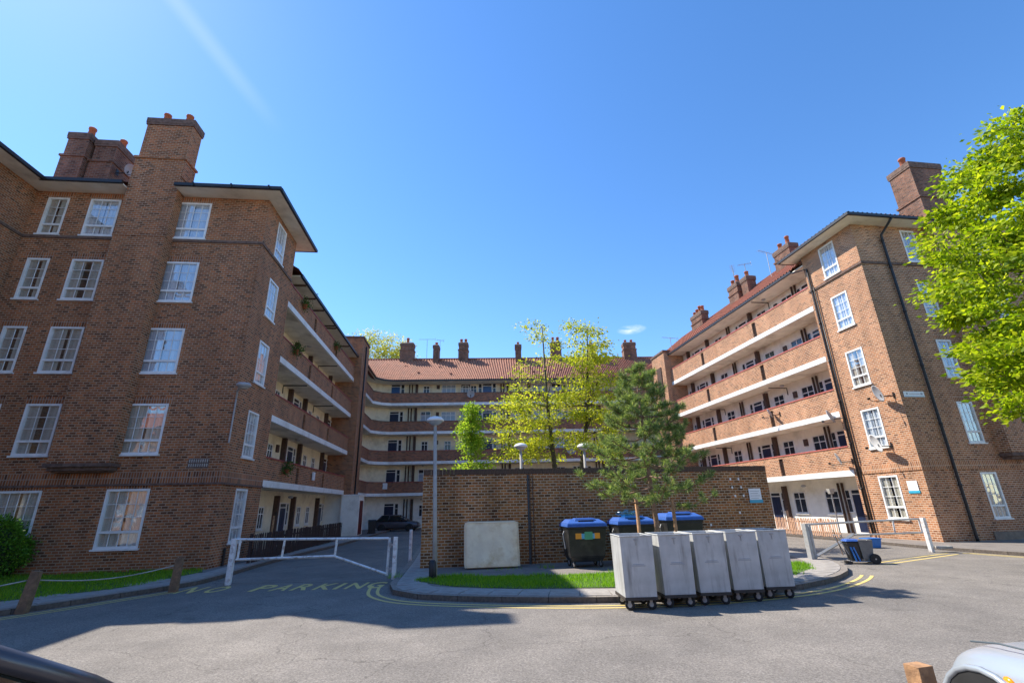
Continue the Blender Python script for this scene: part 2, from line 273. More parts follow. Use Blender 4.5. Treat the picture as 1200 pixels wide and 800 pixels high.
def asphaltmat():
    m, t, b = newmat('road_asphalt'); N = t.nodes; L = t.links
    b.inputs['Roughness'].default_value = 0.88; b.inputs['Specular IOR Level'].default_value = 0.3
    tc = N.new('ShaderNodeTexCoord')
    n1 = N.new('ShaderNodeTexNoise'); n1.inputs['Scale'].default_value = 0.35; n1.inputs['Detail'].default_value = 8; n1.inputs['Roughness'].default_value = 0.6
    n2 = N.new('ShaderNodeTexVoronoi'); n2.inputs['Scale'].default_value = 85
    n3 = N.new('ShaderNodeTexNoise'); n3.inputs['Scale'].default_value = 38; n3.inputs['Detail'].default_value = 5
    for n in (n1, n2, n3): L.new(tc.outputs['Object'], n.inputs['Vector'])
    r1 = N.new('ShaderNodeValToRGB'); r1.color_ramp.elements[0].position = 0.32; r1.color_ramp.elements[1].position = 0.68
    r1.color_ramp.elements[0].color = (0.175, 0.158, 0.141, 1); r1.color_ramp.elements[1].color = (0.240, 0.214, 0.186, 1)
    L.new(n1.outputs['Fac'], r1.inputs['Fac'])
    mr = N.new('ShaderNodeMapRange'); mr.inputs['From Min'].default_value = 0.0; mr.inputs['From Max'].default_value = 1.0
    mr.inputs['To Min'].default_value = 0.55; mr.inputs['To Max'].default_value = 1.45
    sep = N.new('ShaderNodeSeparateColor'); L.new(n2.outputs['Color'], sep.inputs[0]); L.new(sep.outputs[0], mr.inputs['Value'])
    mm = N.new('ShaderNodeMix'); mm.data_type = 'RGBA'; mm.blend_type = 'MULTIPLY'; mm.inputs['Factor'].default_value = 0.7
    L.new(r1.outputs['Color'], mm.inputs['A']); L.new(mr.outputs[0], mm.inputs['B'])
    mr3 = N.new('ShaderNodeMapRange'); mr3.inputs['From Min'].default_value = 0.3; mr3.inputs['From Max'].default_value = 0.7
    mr3.inputs['To Min'].default_value = 0.7; mr3.inputs['To Max'].default_value = 1.3; L.new(n3.outputs['Fac'], mr3.inputs['Value'])
    m2 = N.new('ShaderNodeMix'); m2.data_type = 'RGBA'; m2.blend_type = 'MULTIPLY'; m2.inputs['Factor'].default_value = 0.8
    L.new(mm.outputs['Result'], m2.inputs['A']); L.new(mr3.outputs[0], m2.inputs['B'])
    # thin sealed cracks and old patches
    v = N.new('ShaderNodeTexVoronoi'); v.feature = 'DISTANCE_TO_EDGE'; v.inputs['Scale'].default_value = 0.22
    nd = N.new('ShaderNodeTexNoise'); nd.inputs['Scale'].default_value = 1.5; nd.inputs['Detail'].default_value = 5
    L.new(tc.outputs['Object'], nd.inputs['Vector'])
    vm = N.new('ShaderNodeVectorMath'); vm.operation = 'MULTIPLY_ADD'; vm.inputs[1].default_value = (0.9, 0.9, 0.9)
    L.new(nd.outputs['Color'], vm.inputs[0]); L.new(tc.outputs['Object'], vm.inputs[2]); L.new(vm.outputs[0], v.inputs['Vector'])
    cr = N.new('ShaderNodeMapRange'); cr.inputs['From Min'].default_value = 0.0; cr.inputs['From Max'].default_value = 0.0035
    cr.inputs['To Min'].default_value = 0.62; cr.inputs['To Max'].default_value = 1.0; L.new(v.outputs['Distance'], cr.inputs['Value'])
    m3 = N.new('ShaderNodeMix'); m3.data_type = 'RGBA'; m3.blend_type = 'MULTIPLY'; m3.inputs['Factor'].default_value = 1
    L.new(m2.outputs['Result'], m3.inputs['A']); L.new(cr.outputs[0], m3.inputs['B'])
    n6 = N.new('ShaderNodeTexNoise'); n6.inputs['Scale'].default_value = 1.1; n6.inputs['Detail'].default_value = 9; n6.inputs['Roughness'].default_value = .7; L.new(tc.outputs['Object'], n6.inputs['Vector'])
    r6 = N.new('ShaderNodeMapRange'); r6.inputs['From Min'].default_value = .35; r6.inputs['From Max'].default_value = .72; r6.inputs['To Min'].default_value = .84; r6.inputs['To Max'].default_value = 1.14; L.new(n6.outputs['Fac'], r6.inputs['Value'])
    n7 = N.new('ShaderNodeTexVoronoi'); n7.inputs['Scale'].default_value = .9; L.new(vm.outputs[0], n7.inputs['Vector'])
    r7 = N.new('ShaderNodeMapRange'); r7.inputs['From Min'].default_value = .03; r7.inputs['From Max'].default_value = .13; r7.inputs['To Min'].default_value = .72; r7.inputs['To Max'].default_value = 1.0; L.new(n7.outputs['Distance'], r7.inputs['Value'])
    q1 = N.new('ShaderNodeMath'); q1.operation = 'MULTIPLY'; L.new(r6.outputs[0], q1.inputs[0]); L.new(r7.outputs[0], q1.inputs[1])
    m4 = N.new('ShaderNodeMix'); m4.data_type = 'RGBA'; m4.blend_type = 'MULTIPLY'; m4.inputs['Factor'].default_value = 1; L.new(m3.outputs['Result'], m4.inputs['A']); L.new(q1.outputs[0], m4.inputs['B'])
    L.new(m4.outputs['Result'], b.inputs['Base Color'])
    bp = N.new('ShaderNodeBump'); bp.inputs['Strength'].default_value = 0.5; bp.inputs['Distance'].default_value = 0.01
    L.new(n2.outputs['Distance'], bp.inputs['Height']); L.new(bp.outputs['Normal'], b.inputs['Normal'])
    return m
M_ROAD = asphaltmat()

def wornpaint(name, c):
    m, t, b = newmat(name); N = t.nodes; L = t.links
    b.inputs['Roughness'].default_value = 0.8
    tc = N.new('ShaderNodeTexCoord'); n = N.new('ShaderNodeTexNoise'); n.inputs['Scale'].default_value = 9; n.inputs['Detail'].default_value = 10; n.inputs['Roughness'].default_value = 0.75
    L.new(tc.outputs['Object'], n.inputs['Vector'])
    r = N.new('ShaderNodeValToRGB'); r.color_ramp.elements[0].position = 0.54; r.color_ramp.elements[1].position = 0.74
    r.color_ramp.elements[0].color = (*c, 1); r.color_ramp.elements[1].color = (0.22, 0.20, 0.16, 1)
    L.new(n.outputs['Fac'], r.inputs['Fac']); L.new(r.outputs['Color'], b.inputs['Base Color'])
    return m
M_YEL = wornpaint('worn_yellow_road_paint', (0.66, 0.50, 0.17))
M_WLINE = wornpaint('faint_pale_road_line', (0.24, 0.23, 0.21))

# ------------------------------------------------------------ mesh builder
class MB:
    def __init__(s, T=None): s.v = []; s.f = []; s.m = []; s.T = T
    def add(s, pts, faces, m=0):
        o = len(s.v)
        s.v += [tuple(s.T(*p)) if s.T else tuple(p) for p in pts]
        s.f += [tuple(o + i for i in f) for f in faces]; s.m += [m] * len(faces); return s
    def box(s, x0, x1, y0, y1, z0, z1, m=0):
        p = [(x0, y0, z0), (x1, y0, z0), (x1, y1, z0), (x0, y1, z0), (x0, y0, z1), (x1, y0, z1), (x1, y1, z1), (x0, y1, z1)]
        return s.add(p, [(0, 3, 2, 1), (4, 5, 6, 7), (0, 1, 5, 4), (1, 2, 6, 5), (2, 3, 7, 6), (3, 0, 4, 7)], m)
    def poly(s, pts, m=0): return s.add(pts, [tuple(range(len(pts)))], m)
    def hexa(s, p, m=0):   # eight corners: bottom 4 ccw, top 4 ccw
        return s.add(p, [(0, 3, 2, 1), (4, 5, 6, 7), (0, 1, 5, 4), (1, 2, 6, 5), (2, 3, 7, 6), (3, 0, 4, 7)], m)
    def taper(s, x0, x1, y0, y1, z0, X0, X1, Y0, Y1, z1, m=0):
        return s.hexa([(x0, y0, z0), (x1, y0, z0), (x1, y1, z0), (x0, y1, z0), (X0, Y0, z1), (X1, Y0, z1), (X1, Y1, z1), (X0, Y1, z1)], m)
    def prism(s, poly, z0, z1, m=0):
        n = len(poly); p = [(x, y, z0) for x, y in poly] + [(x, y, z1) for x, y in poly]
        return s.add(p, [tuple(reversed(range(n))), tuple(range(n, 2 * n))] + [(i, (i + 1) % n, n + (i + 1) % n, n + i) for i in range(n)], m)
    def tube(s, path, r, n=8, m=0, cap=True):
        P = [Vector(p) for p in path]; R = r if isinstance(r, (list, tuple)) else [r] * len(P)
        pts = []; prev = None
        for i, p in enumerate(P):
            d = (P[min(i + 1, len(P) - 1)] - P[max(i - 1, 0)])
            if d.length < 1e-9: d = Vector((0, 0, 1))
            d.normalize()
            if prev is None:
                a = Vector((0, 0, 1)) if abs(d.z) < 0.9 else Vector((1, 0, 0)); u = d.cross(a).normalized()
            else:
                u = (prev - d * prev.dot(d)); u = u.normalized() if u.length > 1e-6 else d.orthogonal().normalized()
            prev = u; vv = d.cross(u)
            for k in range(n):
                a = 2 * math.pi * k / n; pts.append(p + (u * math.cos(a) + vv * math.sin(a)) * R[i])
        F = [(i * n + k, i * n + (k + 1) % n, (i + 1) * n + (k + 1) % n, (i + 1) * n + k) for i in range(len(P) - 1) for k in range(n)]
        if cap: F += [tuple(reversed(range(n))), tuple((len(P) - 1) * n + k for k in range(n))]
        return s.add([tuple(p) for p in pts], F, m)
    def lathe(s, prof, c=(0, 0, 0), n=16, m=0, axis='Z'):
        pts = []
        for r, z in prof:
            for k in range(n):
                a = 2 * math.pi * k / n; x, y = r * math.cos(a), r * math.sin(a)
                q = {'Z': (x, y, z), 'X': (z, x, y), 'Y': (y, z, x)}[axis]
                pts.append((c[0] + q[0], c[1] + q[1], c[2] + q[2]))
        F = [(i * n + k, i * n + (k + 1) % n, (i + 1) * n + (k + 1) % n, (i + 1) * n + k) for i in range(len(prof) - 1) for k in range(n)]
        F += [tuple(reversed(range(n))), tuple((len(prof) - 1) * n + k for k in range(n))]
        return s.add(pts, F, m)
    def mesh(s, name, mats, smooth=False):
        me = bpy.data.meshes.new(name); me.from_pydata(s.v, [], s.f)
        for x in (mats if isinstance(mats, (list, tuple)) else [mats]): me.materials.append(x)
        if len(set(s.m)) > 1: me.polygons.foreach_set('material_index', s.m)
        if len(s.f) < 40000:
            b = bmesh.new(); b.from_mesh(me); bmesh.ops.recalc_face_normals(b, faces=b.faces); b.to_mesh(me); b.free()
        uvs(me)
        if smooth: me.polygons.foreach_set('use_smooth', [True] * len(me.polygons))
        me.update(); return me
    def build(s, name, mats, parent=None, smooth=False, bevel=0, loc=None, rot=None):
        o = link(name, s.mesh(name, mats, smooth), parent, loc, rot)
        if bevel:
            md = o.modifiers.new('bevel', 'BEVEL'); md.width = bevel; md.segments = 2; md.limit_method = 'ANGLE'
        return o

def uvs(me):
    n = len(me.loops)
    if not n: return
    co = np.empty(len(me.vertices) * 3); me.vertices.foreach_get('co', co); co = co.reshape(-1, 3)
    vi = np.empty(n, int); me.loops.foreach_get('vertex_index', vi)
    tot = np.empty(len(me.polygons), int); me.polygons.foreach_get('loop_total', tot)
    nr = np.empty(len(me.polygons) * 3); me.polygons.foreach_get('normal', nr); nr = np.abs(np.repeat(nr.reshape(-1, 3), tot, axis=0))
    c = co[vi]
    top = nr[:, 2] > 0.7; sx = (nr[:, 0] > nr[:, 1]) & ~top
    u = np.where(sx, c[:, 1], c[:, 0]); v = np.where(top, c[:, 1], c[:, 2])
    l = me.uv_layers.new(name='UVMap'); l.data.foreach_set('uv', np.stack([u, v], 1).ravel())

def link(name, data, parent=None, loc=None, rot=None):
    o = bpy.data.objects.new(name, data); COL.objects.link(o)
    if parent is not None: o.parent = parent
    if loc is not None: o.location = loc
    if rot is not None: o.rotation_euler = rot if isinstance(rot, (tuple, list)) else (0, 0, rot)
    return o
def tag(o, label, cat, group=None):
    o['label'] = label; o['category'] = cat
    if group: o['group'] = group
    return o
def thing(name, label, cat, loc=(0, 0, 0), rz=0, group=None):
    return tag(link(name, None, None, loc, rz), label, cat, group)
def struct(o): o['kind'] = 'structure'; return o
def stuff(o): o['kind'] = 'stuff'; return o
def dup(root, loc, rz=None, label=None):
    def cp(o, par):
        c = o.copy(); COL.objects.link(c)
        if par is not None: c.parent = par
        for ch in KIDS(o): cp(ch, c)
        return c
    r = cp(root, None); r.location = loc
    if rz is not None: r.rotation_euler = rz if isinstance(rz, (tuple, list)) else (0, 0, rz)
    if label: r['label'] = label
    return r
def KIDS(o): return [c for c in list(COL.objects) if c.parent == o]
def rot2(p, a): return (p[0] * math.cos(a) - p[1] * math.sin(a), p[0] * math.sin(a) + p[1] * math.cos(a))

# wall rectangle with openings (in a plane u,z); T maps (u, depth, z) to local coordinates
def wallrect(mb, u0, u1, z0, z1, holes, T, reveal=0.12, m=0):
    us = sorted({u0, u1} | {a for h in holes for a in h[:2]}); zs = sorted({z0, z1} | {a for h in holes for a in h[2:]})
    for i in range(len(us) - 1):
        for j in range(len(zs) - 1):
            cu, cz = (us[i] + us[i + 1]) / 2, (zs[j] + zs[j + 1]) / 2
            if any(h[0] < cu < h[1] and h[2] < cz < h[3] for h in holes): continue
            mb.poly([T(us[i], 0, zs[j]), T(us[i + 1], 0, zs[j]), T(us[i + 1], 0, zs[j + 1]), T(us[i], 0, zs[j + 1])], m)
    for a, b, c, d in holes:
        for p, q in (((a, c), (b, c)), ((b, c), (b, d)), ((b, d), (a, d)), ((a, d), (a, c))):
            mb.poly([T(p[0], 0, p[1]), T(q[0], 0, q[1]), T(q[0], reveal, q[1]), T(p[0], reveal, p[1])], m)
def noflip_build(mb, name, mats, parent):
    me = bpy.data.meshes.new(name); me.from_pydata(mb.v, [], mb.f)
    for x in (mats if isinstance(mats, (list, tuple)) else [mats]): me.materials.append(x)
    if len(set(mb.m)) > 1: me.polygons.foreach_set('material_index', mb.m)
    uvs(me); me.update(); return link(name, me, parent)

# ------------------------------------------------------------ ground
def smooth_path(pts, step=0.15, closed=False):
    P = [Vector((*p, 0)) for p in pts]; out = []
    n = len(P)
    for i in range(n - 1):
        a = P[max(i - 1, 0)]; b = P[i]; c = P[i + 1]; d = P[min(i + 2, n - 1)]
        k = max(2, int((c - b).length / step))
        for j in range(k):
            t = j / k
            q = 0.5 * ((2 * b) + (c - a) * t + (2 * a - 5 * b + 4 * c - d) * t * t + (3 * b - a - 3 * c + d) * t ** 3)
            out.append((q.x, q.y))
    out.append((P[-1].x, P[-1].y)); return out
def offset_path(path, d):   # positive = left of travel
    n = len(path); out = []
    for i in range(n):
        a = Vector(path[max(i - 1, 0)]); b = Vector(path[i]); c = Vector(path[min(i + 1, n - 1)])
        n1 = (b - a); n2 = (c - b)
        if n1.length < 1e-9: n1 = n2
        if n2.length < 1e-9: n2 = n1
        n1.normalize(); n2.normalize()
        t = (n1 + n2).normalized(); nn = Vector((-t.y, t.x)); cs = max(0.4, nn.dot(Vector((-n1.y, n1.x))))
        out.append((b.x + nn.x * d / cs, b.y + nn.y * d / cs))
    return out
def resample(path, step):
    out = []; acc = 0.0; last = Vector(path[0]); out.append((last.copy(), (Vector(path[1]) - last).normalized()))
    for p in path[1:]:
        p = Vector(p); d = p - last; L = d.length
        while acc + L >= step and L > 0:
            t = (step - acc) / L; last = last + (p - last) * t; L = (p - last).length
            out.append((last.copy(), (p - last).normalized() if L > 1e-6 else d.normalized())); acc = 0.0
        acc += L; last = p
    return out
def ribbon(path, d0, d1, z, name, mt, parent):
    a = offset_path(path, d0); b = offset_path(path, d1); mb = MB()
    n = len(path)
    mb.add([(x, y, z) for x, y in a] + [(x, y, z) for x, y in b], [(i, i + 1, n + i + 1, n + i) for i in range(n - 1)])
    return mb.build(name, mt, parent)

RZ = -0.10
road = struct(MB().poly([(-900, -600, RZ), (900, -600, RZ), (900, 1500, RZ), (-900, 1500, RZ)]).build('road', M_ROAD))

# kerb lines (road side), direction chosen so the pavement is on the left of travel
K_LEFT = smooth_path([(-10.2, 41.5), (-9.7, 34.4), (-9.05, 26.0), (-9.0, 21.7), (-8.75, 17.6), (-8.40, 14.6), (-8.45, 13.3), (-9.1, 11.8), (-9.55, 10.85), (-9.95, 10.15), (-11.1, 8.1), (-13.5, 4.0), (-18, -6)])
K_LEFT = list(reversed(K_LEFT))           # travelling away from the camera: pavement on the left
K_ISL = smooth_path([(-4.9, 27), (-4.45, 23.6), (-3.62, 17.4), (-3.2, 13.9), (-3.0, 12.3), (-2.68, 11.45), (-1.9, 10.82), (-0.12, 10.34), (1.8, 10.10), (3.7, 10.25), (5.65, 10.88), (7.0, 11.75), (8.15, 12.9), (8.95, 14.4), (9.35, 16.2), (9.4, 18.5), (9.0, 24), (8.6, 27)])
K_RIGHT = smooth_path([(24, -6), (20.0, 6.0), (16.6, 13.0), (15.3, 15.5), (14.75, 17.3), (14.45, 18.8), (14.35, 20.3), (13.95, 23.0), (13.45, 26.5), (12.6, 32), (11.2, 40.5)])
K_RIGHT = list(reversed(K_RIGHT))         # towards the camera: pavement on the left

def pavement(name, kerb, far_pts, mt):
    inner = offset_path(kerb, 0.15)
    mb = MB(); mb.prism(inner + far_pts, RZ - 0.3, 0.0)
    return struct(mb.build(name, mt))
def kerbs(parent, kerb, step=0.92, limit=300):
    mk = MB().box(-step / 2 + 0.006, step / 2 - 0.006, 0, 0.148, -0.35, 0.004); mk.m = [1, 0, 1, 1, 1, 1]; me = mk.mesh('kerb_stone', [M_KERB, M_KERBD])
    pts = resample(kerb, step)
    for i in range(min(limit, len(pts) - 1)):
        p, q = pts[i][0], pts[i + 1][0]; c = (p + q) / 2; d = q - p
        o = link('kerb_stone', me, parent, (c.x, c.y, 0), math.atan2(d.y, d.x)); o.scale = (d.length / step, 1, 1 )
p_left = pavement('left_pavement', K_LEFT, [(-14, 50), (-60, 50), (-60, -6)], M_PAVE)
p_isl = pavement('island_pavement', K_ISL, [], M_PAVE)
p_right = pavement('right_pavement', K_RIGHT, [(60, -6), (60, 50), (13, 50)], M_PAVE)
kerbs(p_left, [p for p in K_LEFT if p[1] > 3]); kerbs(p_isl, K_ISL); kerbs(p_right, [p for p in K_RIGHT if p[1] > 3])

# paving slabs along the left path
sl = MB().box(-0.292, 0.292, -0.292, 0.292, -0.05, 0.012).mesh('paving_slab', M_SLAB)
for off in (0.46, 1.05):
    line = [p for p in offset_path(K_LEFT, off) if 6 < p[1] < 31]
    for i, (p, d) in enumerate(resample(line, 0.592)):
        if p.y < 15.6 or off < 0.5:
            o = link('paving_slab', sl, p_left, (p.x, p.y, random.uniform(-0.003, 0.004)), math.atan2(d.y, d.x) + random.uniform(-.006, .006))
sl2 = MB().box(-0.292, 0.292, -0.35, 0.35, -0.05, 0.010).mesh('paving_slab', M_SLAB)
for p, d in resample([q for q in offset_path(K_ISL, 0.52) if q[1] < 22], 0.60):
    link('paving_slab', sl2, p_isl, (p.x, p.y, random.uniform(-0.003, 0.003)), math.atan2(d.y, d.x))

# double yellow lines
def yline(kerb, lo, hi, d):
    seg = [p for p in kerb if lo(p)]
    return ribbon(seg, -d, -d - 0.075, RZ + 0.005, 'yellow_line', M_YEL, road)
for d in (0.22, 0.42):
    yline(K_LEFT, lambda p: 2 < p[1] < 12.9, 0, d)
    yline(K_ISL, lambda p: p[1] < 13.0 and p[0] < 9.3, 0, d)
    yline(K_RIGHT, lambda p: 6 < p[1] < 16.9, 0, d)
ribbon([(-8.2, 14.1), (-3.3, 13.75)], 0.02, -0.03, RZ + 0.004, 'pale_joint_line', M_WLINE, road)
# right gateway: worn yellow line pair across the mouth
for k in (0, 0.35):
    ribbon([(10.2, 14.9 - k), (14.0, 16.9 - k)], 0, -0.09, RZ + 0.005, 'yellow_line', M_YEL, road)

M_LIGHTSPOT = wornpaint('pale_painted_light', (0.62, 0.52, 0.40))  # spot of cast light on the road, painted as a pale flat patch
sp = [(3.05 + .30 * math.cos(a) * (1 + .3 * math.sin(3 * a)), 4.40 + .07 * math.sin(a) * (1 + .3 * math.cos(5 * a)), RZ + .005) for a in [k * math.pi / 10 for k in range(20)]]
MB().poly(sp).build('painted_light_spot', M_LIGHTSPOT, road)

def textmesh(body, size=1.0, font_extrude=0.0):
    c = bpy.data.curves.new('t', 'FONT'); c.body = body; c.size = size; c.extrude = font_extrude; c.resolution_u = 3; c.offset = 0.018
    o = bpy.data.objects.new('t', c); COL.objects.link(o)
    dg = bpy.context.evaluated_depsgraph_get(); me = bpy.data.meshes.new_from_object(o.evaluated_get(dg))
    bpy.data.objects.remove(o); return me
def text_on(body, mt, parent, name, loc, rot, wx, hz):
    me = textmesh(body); co = np.array([v.co[:] for v in me.vertices]); mn, mx = co.min(0), co.max(0)
    co[:, 0] = (co[:, 0] - mn[0]) / (mx[0] - mn[0]) * wx; co[:, 1] = (co[:, 1] - mn[1]) / (mx[1] - mn[1]) * hz
    me.vertices.foreach_set('co', co.ravel()); me.materials.clear(); me.materials.append(mt); me.update()
    return link(name, me, parent, loc, rot)
ra = math.radians(1.5)
for i, (ch, x0) in enumerate(zip('NOPARKING', (0, .62, 1.75, 2.22, 2.72, 3.25, 3.74, 4.0, 4.48))):
    wd = 0.10 if ch == 'I' else 0.40
    text_on(ch, M_YEL, road, 'road_letter', (-8.15 + x0 * math.cos(ra), 12.36 + x0 * math.sin(ra), RZ + 0.006), ra, wd, 0.95)

# ------------------------------------------------------------ windows
WCACHE = {}
def window(parent, loc, rz, wd, ht, cols, rows, curt=0, low=0.27, name='window'):
    """sash window: upper light cols x rows, lower light cols x 1; local x along the wall, y into the wall, origin bottom centre"""
    key = (round(wd, 2), round(ht, 2), cols, rows, low)
    fr = 0.07; zr = ht * low
    if key not in WCACHE:
        f = MB(); f.box(-wd / 2, -wd / 2 + fr, -0.02, 0.08, 0, ht); f.box(wd / 2 - fr, wd / 2, -0.02, 0.08, 0, ht)
        f.box(-wd / 2 + fr, wd / 2 - fr, -0.018, 0.08, ht - fr, ht); f.box(-wd / 2 + fr, wd / 2 - fr, -0.018, 0.08, 0, fr)
        f.box(-wd / 2 + fr, wd / 2 - fr, -0.005, 0.06, zr - 0.035, zr + 0.04)
        sill = MB().box(-wd / 2 - 0.05, wd / 2 + 0.05, -0.07, 0.05, -0.055, 0.0)
        g = MB(); x0, x1 = -wd / 2 + fr, wd / 2 - fr; cw = (x1 - x0) / cols
        for i in range(1, cols): g.box(x0 + i * cw - 0.009, x0 + i * cw + 0.009, 0.018, 0.045, fr, ht - fr)
        rh = (ht - fr - zr - 0.04) / rows
        for j in range(1, rows): g.box(x0, x1, 0.020, 0.043, zr + 0.04 + j * rh - 0.009, zr + 0.04 + j * rh + 0.009)
        pw, ph, pl = cw, rh, zr - 0.035 - fr
        up = MB().box(-pw / 2 + 0.01, pw / 2 - 0.01, 0.028, 0.033, -ph / 2 + 0.01, ph / 2 - 0.01).mesh('pane', M_GLASS)
        lo = MB().box(-pw / 2 + 0.01, pw / 2 - 0.01, 0.028, 0.033, -pl / 2 + 0.01, pl / 2 - 0.01).mesh('pane', M_GLASS)
        pos = [(x0 + (i + .5) * cw, zr + 0.04 + (j + .5) * rh, up) for i in range(cols) for j in range(rows)] + [(x0 + (i + .5) * cw, fr + pl / 2, lo) for i in range(cols)]
        WCACHE[key] = (f.mesh('window', M_WHITE), sill.mesh('sill', M_WHITE), g.mesh('glazing_bar', M_WHITE), pos)
    fm, sm, gm, pos = WCACHE[key]
    wo = link(name, fm, parent, loc, rz)
    link('sill', sm, wo); link('glazing_bar', gm, wo)
    for x, z, me in pos: link('pane', me, wo, (x, 0, z), (random.uniform(-.012, .012), 0, random.uniform(-.012, .012)))
    cm = MB(); n = 24; pts = []
    gapc = {1: 0.16, 2: 0.08}.get(curt, 0.0) * random.uniform(0.4, 1.4)
    for side in (-1, 1):
        a0, a1 = (-wd / 2, -gapc * wd / 2) if side < 0 else (gapc * wd / 2, wd / 2)
        P = []
        for i in range(n + 1):
            u = a0 + (a1 - a0) * i / n; y = 0.085 + 0.018 * math.sin(i * 2.1 + side)
            P += [(u, y, 0.02), (u, y, ht - 0.02)]
        cm.add(P, [(2 * i, 2 * i + 2, 2 * i + 3, 2 * i + 1) for i in range(n)])
    cm.build('curtain', CURT[curt], wo, smooth=True)
    MB().box(-wd / 2 - .1, wd / 2 + .1, 0.5, 0.52, -0.1, ht + .1).box(-wd/2-.1, wd/2+.1, 0.12, .5, -.12, -.1).build('dark_interior', M_INTER, wo)
    return wo
M_INTER = mat('dim_interior_plaster', (0.10, 0.09, 0.08), 0.9)

# ------------------------------------------------------------ chimneys
def chimney(parent, x0, x1, y0, y1, z0, z1, course=None, mt=MB_CHIM, pots=2, cap=0.05, potx=None, inset=0.0):
    mb = MB(); zc = course
    if zc:
        mb.box(x0, x1, y0, y1, z0, zc)
        mb.box(x0 - 0.05, x1 + 0.05, y0 - 0.05, y1 + 0.05, zc, zc + 0.09)
        i = inset; mb.box(x0 + i, x1 - i, y0 + i, y1 - i, zc + 0.09, z1 - 0.42)
        X0, X1, Y0, Y1 = x0 + i, x1 - i, y0 + i, y1 - i
    else:
        mb.box(x0, x1, y0, y1, z0, z1 - 0.42); X0, X1, Y0, Y1 = x0, x1, y0, y1
    c = mb.build('chimney', mt, parent)
    k = MB(); k.box(X0 - .04, X1 + .04, Y0 - .04, Y1 + .04, z1 - 0.42, z1 - 0.33); k.box(X0 - cap, X1 + cap, Y0 - cap, Y1 + cap, z1 - 0.33, z1 - 0.10)
    k.taper(X0 - .05, X1 + .05, Y0 - .05, Y1 + .05, z1 - 0.10, X0 + .08, X1 - .08, Y0 + .08, Y1 - .08, z1)
    k.build('chimney_cap', M_CAPB, c)
    L = max(X1 - X0, Y1 - Y0); along_x = (X1 - X0) >= (Y1 - Y0)
    for i in range(pots):
        t = (i + 0.5) / pots; h = random.choice([0.36, 0.46, 0.62]); r = random.uniform(0.13, 0.16)
        px, py = ((X0 + t * (X1 - X0), (Y0 + Y1) / 2) if along_x else ((X0 + X1) / 2, Y0 + t * (Y1 - Y0)))
        MB().lathe([(r * 1.05, 0), (r, 0.05), (r * 0.86, h * .8), (r * 1.05, h * .82), (r * 1.08, h * .95), (r * 0.9, h), (r * .7, h - .02)], (px, py, z1 - 0.03), 12).build('chimney_pot', M_POT, c, smooth=True)
    return c

# pantiled slope between an eave line (A->B) and ridge line (D->C)
def pantiles(parent, A, B, Cc, D, mt, name='roof', pitch=0.24, course=0.33, amp=0.035):
    A, B, Cc, D = map(Vector, (A, B, Cc, D))
    Le = max((B - A).length, (Cc - D).length); Ls = (((A + B) / 2) - ((Cc + D) / 2)).length
    nu = max(4, int(Le / pitch) * 6); nv = max(2, int(Ls / course)); nrm = (B - A).cross(D - A).normalized()
    if nrm.z < 0: nrm = -nrm
    P = []; F = []
    for j in range(nv):
        for e in (0, 1):
            v = (j + e) / nv; lift = 0.03 * (1 - e)
            for i in range(nu + 1):
                u = i / nu; a = A.lerp(B, u); d = D.lerp(Cc, u); p = a.lerp(d, v)
                wv = math.sin(u * nu / 6 * 2 * math.pi) * amp
                P.append(tuple(p + nrm * (wv + lift)))
    r = nu + 1
    for j in range(2 * nv - 1):
        for i in range(nu): F.append((j * r + i, j * r + i + 1, (j + 1) * r + i + 1, (j + 1) * r + i))
    mb = MB(); mb.add(P, F); o = mb.build(name, mt, parent); return o

